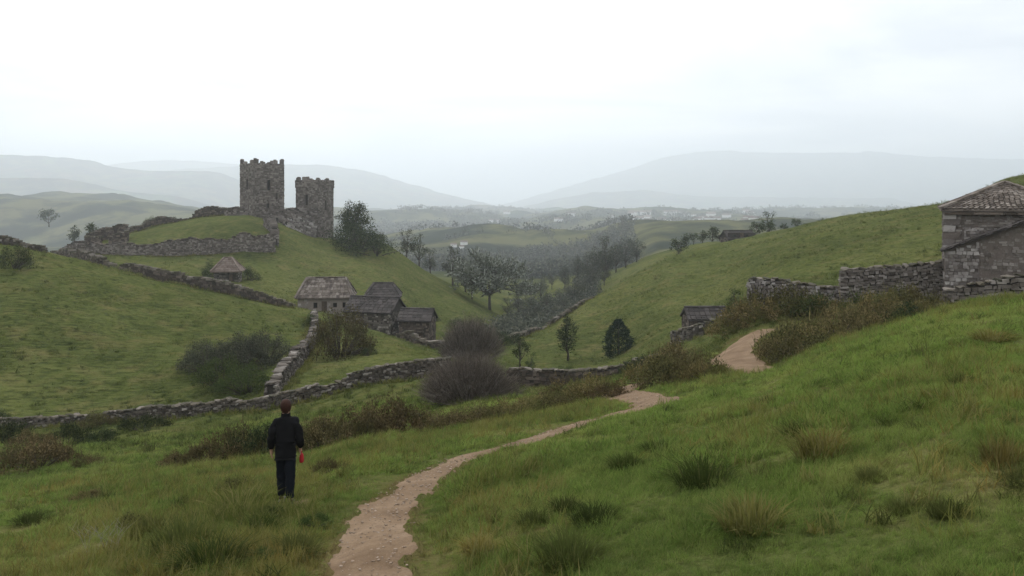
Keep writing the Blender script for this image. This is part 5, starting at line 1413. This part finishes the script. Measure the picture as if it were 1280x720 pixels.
    for L, th in WALLS:
        for sg in (-1, 1):
            tt_ = np.gradient(L[:, :2], axis=0); tt_ /= np.linalg.norm(tt_, axis=1, keepdims=True)
            for rep in range(3):
                o_ = sg * (th * .5 + rng.uniform(.0, .5, len(L)))
                kk = rng.uniform(0, 1, len(L)) < .8
                wx.append((L[:, 0] - tt_[:, 1] * o_ + rng.normal(0, .2, len(L)))[kk]); wy.append((L[:, 1] + tt_[:, 0] * o_ + rng.normal(0, .2, len(L)))[kk])
    wx, wy = np.concatenate(wx), np.concatenate(wy)
    lay('weeds', wx, wy, rng.uniform(.2, .65, len(wx)), T6, 0.1, flat=1.1)
    # pebbles and clods on the paths
    px_, py_ = [], []
    for L in PATHS[:1]:
        for rep in range(14):
            k = rng.normal(0, .55, len(L)).clip(-.75, .75); tt_ = np.gradient(L[:, :2], axis=0); tt_ /= np.linalg.norm(tt_, axis=1, keepdims=True)
            px_.append(L[:, 0] - tt_[:, 1]*k*L[:, 2] + rng.normal(0, .1, len(L))); py_.append(L[:, 1] + tt_[:, 0]*k*L[:, 2] + rng.normal(0, .1, len(L)))
    px_, py_ = np.concatenate(px_), np.concatenate(py_)
    pz = base_z(px_, py_) - .045
    sz = rng.uniform(.012, .05, len(px_)) * rng.uniform(.4, 1, len(px_))
    me = ROCKS[0].copy(); me.materials.clear(); me.materials.append(M_PEBBLE)
    scatter('pebbles', np.stack([px_, py_, pz], 1), np.stack([sz*1.3, sz, sz], 1), rng.uniform(0, 6.28, (len(px_), 3)) * [0, 0, 1], bpy.data.objects.new('pebble', me))
meadow()

# ------------------------------------------------------------------ the walker
def skin_mesh(name, verts, edges, root, m, sub=2, fold=0):
    """verts: (x, y, z, rx, ry); grown with a Skin modifier and smoothed"""
    me = bpy.data.meshes.new(name)
    me.from_pydata([v[:3] for v in verts], edges, [])
    o = bpy.data.objects.new(name, me); COL.objects.link(o)
    sk = o.modifiers.new('skin', 'SKIN'); sk.use_smooth_shade = True
    if not me.skin_vertices: me.skin_vertices.new(name='')
    for i, v in enumerate(verts):
        me.skin_vertices[0].data[i].radius = (v[3], v[4] if len(v) > 4 else v[3])
        me.skin_vertices[0].data[i].use_root = (i == root)
    s = o.modifiers.new('sub', 'SUBSURF'); s.levels = sub; s.render_levels = sub
    bpy.context.view_layer.update()
    dg = bpy.context.evaluated_depsgraph_get()
    new = bpy.data.meshes.new_from_object(o.evaluated_get(dg))
    bpy.data.objects.remove(o)
    new.name = name
    new.materials.clear(); new.materials.append(m)
    if fold:
        n = len(new.vertices); co = np.empty(n * 3, np.float32); new.vertices.foreach_get('co', co); co = co.reshape(-1, 3)
        no = np.empty(n * 3, np.float32); new.vertices.foreach_get('normal', no); no = no.reshape(-1, 3)
        a = np.arctan2(co[:, 1], co[:, 0])
        d = fbm(a * 2.2 + co[:, 2] * 5, co[:, 2] * 9, 3, 15) * fold
        co = co + no * d[:, None]; new.vertices.foreach_set('co', co.astype(np.float32).ravel()); new.update()
    new.polygons.foreach_set('use_smooth', np.ones(len(new.polygons), bool))
    return new
def person():
    p = at(357, 15.2)
    t = thing('person', 'person in dark jacket and trousers with reddish brown hair walking away with a red bag', 'person', (p.x, p.y, p.z - .02), R(8)); t.scale = (1.0, 1.0, 1.0)
    V, E = [], []
    def add(*v, to=None):
        V.append(v)
        if to is not None: E.append((to, len(V) - 1))
        return len(V) - 1
    pel = add(0, 0, .96, .125, .10)
    sp = add(0, -.005, 1.12, .125, .09, to=pel); ch = add(0, 0, 1.31, .13, .095, to=sp)
    nb = add(0, .015, 1.455, .062, .058, to=ch); nk = add(0, .025, 1.51, .052, .054, to=nb)
    h1 = add(0, .045, 1.575, .066, .078, to=nk); h2 = add(0, .045, 1.655, .076, .094, to=h1); h3 = add(0, .04, 1.715, .060, .072, to=h2)
    # face: nose and brow (seen only from the front), ears
    add(0, .155, 1.605, .014, .014, to=h1)
    for s in (-1, 1): add(s*.088, .035, 1.61, .012, .024, to=h1)
    for s in (-1, 1):
        sh = add(s*.16, .0, 1.385, .048, .05, to=ch); el_ = add(s*.235, -.03, 1.14, .043, .043, to=sh)
        wr = add(s*.245, .045, .905, .028, .026, to=el_)
        pa = add(s*.247, .06, .85, .022, .038, to=wr)
        for j, (dy, ln) in enumerate(((.032, .062), (.011, .072), (-.010, .066), (-.028, .05))):
            k0 = add(s*.247, .06 + dy, .815, .0095, .0095, to=pa)
            k1 = add(s*.240, .064 + dy, .815 - ln*.55, .0085, .0085, to=k0)
            add(s*.222, .064 + dy, .815 - ln, .0075, .0075, to=k1)
        th = add(s*.235, .105, .85, .010, .010, to=pa); add(s*.225, .118, .815, .0085, .0085, to=th)
        step = .10 if s < 0 else -.07
        hp = add(s*.085, 0, .90, .088, .09, to=pel); kn = add(s*.082, step*.7 + .03, .50, .058, .062, to=hp)
        an = add(s*.078, step, .10, .042, .046, to=kn); add(s*.085, step + .12, .035, .036, .028, to=an)
    obj('body', skin_mesh('body', V, E, pel, M_SKIN), t)
    # eyes
    for s in (-1, 1):
        bm = bmesh.new(); bmesh.ops.create_uvsphere(bm, u_segments=8, v_segments=6, radius=.011)
        me = bpy.data.meshes.new('eye'); bm.to_mesh(me); bm.free(); me.materials.append(M_DARK)
        obj('eye', me, t, (s*.032, .128, 1.632))
    # jacket
    V.clear(); E.clear()
    a = add(0, 0, .92, .174, .138); add(0, 0, .82, .172, .138, to=a); b_ = add(0, 0, 1.02, .168, .132, to=a); c = add(0, 0, 1.20, .172, .130, to=b_); d = add(0, 0, 1.36, .174, .128, to=c)
    e = add(0, .012, 1.455, .105, .09, to=d); add(0, .025, 1.50, .068, .068, to=e)
    for s in (-1, 1):
        q1 = add(s*.160, 0, 1.385, .080, .085, to=d); q2 = add(s*.212, -.018, 1.26, .070, .076, to=q1); q3 = add(s*.236, -.032, 1.12, .063, .068, to=q2)
        q4 = add(s*.246, .015, .99, .054, .057, to=q3); add(s*.247, .042, .91, .047, .048, to=q4)
    obj('jacket', skin_mesh('jacket', V, E, a, M_COAT, 3, .030), t)
    g = G()
    for i in range(16):
        a0, a1 = 2*math.pi*i/16, 2*math.pi*(i+1)/16
        for k in (0,):
            P = [Vector((math.cos(x)*.066, .022 + math.sin(x)*.070, z)) for x in (a0, a1) for z in (1.475, 1.535)]
            Q = [Vector((math.cos(x)*.080, .022 + math.sin(x)*.084, z)) for x in (a0, a1) for z in (1.47, 1.53)]
            g.add(P + Q, [(0, 1, 3, 2), (4, 6, 7, 5), (1, 5, 7, 3)])
    obj('collar', g.mesh('collar', M_COAT), t)
    # trousers
    V.clear(); E.clear()
    a = add(0, 0, .97, .150, .118); add(0, 0, 1.08, .13, .10, to=a)
    for s in (-1, 1):
        step = .10 if s < 0 else -.07
        q1 = add(s*.082, 0, .86, .108, .112, to=a); q2 = add(s*.082, step*.4, .66, .094, .098, to=q1); q3 = add(s*.080, step*.7 + .02, .48, .082, .086, to=q2)
        q4 = add(s*.078, step*.9, .27, .074, .078, to=q3); add(s*.078, step, .075, .070, .076, to=q4)
    obj('trousers', skin_mesh('trousers', V, E, a, M_TROUSER, 3, .022), t)
    for s in (-1, 1):
        step = .10 if s < 0 else -.07
        V.clear(); E.clear()
        a = add(s*.078, step - .03, .055, .046, .05); b_ = add(s*.08, step + .05, .045, .046, .042, to=a); add(s*.086, step + .16, .03, .043, .03, to=b_)
        sh = obj('shoe', skin_mesh('shoe', V, E, a, M_SHOE), t)
        g = G(); g.box((s*.081, step + .065, -.006), (.048, .15, .016), None, .1); obj('sole', g.mesh('sole', M_DARK), sh)
    # hair: a close cap with loose edges round the back of the head
    bm = bmesh.new(); bmesh.ops.create_uvsphere(bm, u_segments=24, v_segments=16, radius=1)
    bmesh.ops.delete(bm, geom=[v for v in bm.verts if v.co.z < -.93 or (v.co.y > .25 and v.co.z < .42)], context='VERTS')
    rr = random.Random(3)
    for v in bm.verts:
        k = 1 + rr.uniform(-.02, .045)
        v.co = Vector((v.co.x*.093*k, v.co.y*.113*k + .035, v.co.z*(.112 if v.co.z > 0 else .15)*k + 1.655))
    me = bpy.data.meshes.new('hair'); bm.to_mesh(me); bm.free(); me.materials.append(M_HAIR)
    me.polygons.foreach_set('use_smooth', np.ones(len(me.polygons), bool))
    obj('hair', me, t)
    # red bag hanging from the right hand
    Mw = Matrix.Translation(t.location) @ Matrix.Rotation(R(8), 4, 'Z') @ Matrix.Scale(1.0, 4)
    bl = Mw @ Vector((.262, .062, .80))
    bag = thing('cloth_bag', 'small red cloth bag hanging from the right hand of the walker', 'bag', (bl.x, bl.y, bl.z), R(8)); bag.scale = (.85, .85, .85)
    V.clear(); E.clear()
    a = add(0, 0, .035, .030, .055); b_ = add(0, 0, -.04, .048, .085, to=a); c = add(0, 0, -.13, .055, .095, to=b_); add(0, 0, -.17, .04, .08, to=c)
    obj('pouch', skin_mesh('pouch', V, E, a, M_RED), bag)
    g = G(); g.tube([(0, -.045, .03), (0, -.04, .075), (0, 0, .09), (0, .04, .075), (0, .045, .03)], [.008]*5, 6)
    obj('handle', g.mesh('handle', M_RED), bag)
person()

# ------------------------------------------------------------------ the air
def build_haze():
    g = G(); g.box((0, 0, (HAZE_TOP + HAZE_BOT) / 2), (29000, 29000, (HAZE_TOP - HAZE_BOT) / 2))
    m = mat('haze_air'); b = NB(m)
    v = b.n('ShaderNodeVolumePrincipled', {'Color': (.875, .94, 1.0, 1), 'Density': HAZE_DENSITY, 'Anisotropy': 0.55})
    b.n('ShaderNodeOutputMaterial', {'Volume': v.outputs[0]})
    o = obj('haze', g.mesh('haze', m), kind='stuff')
HAZE_DENSITY = 2.6e-4
HAZE_TOP, HAZE_BOT = 640.0, -260.0
build_haze()
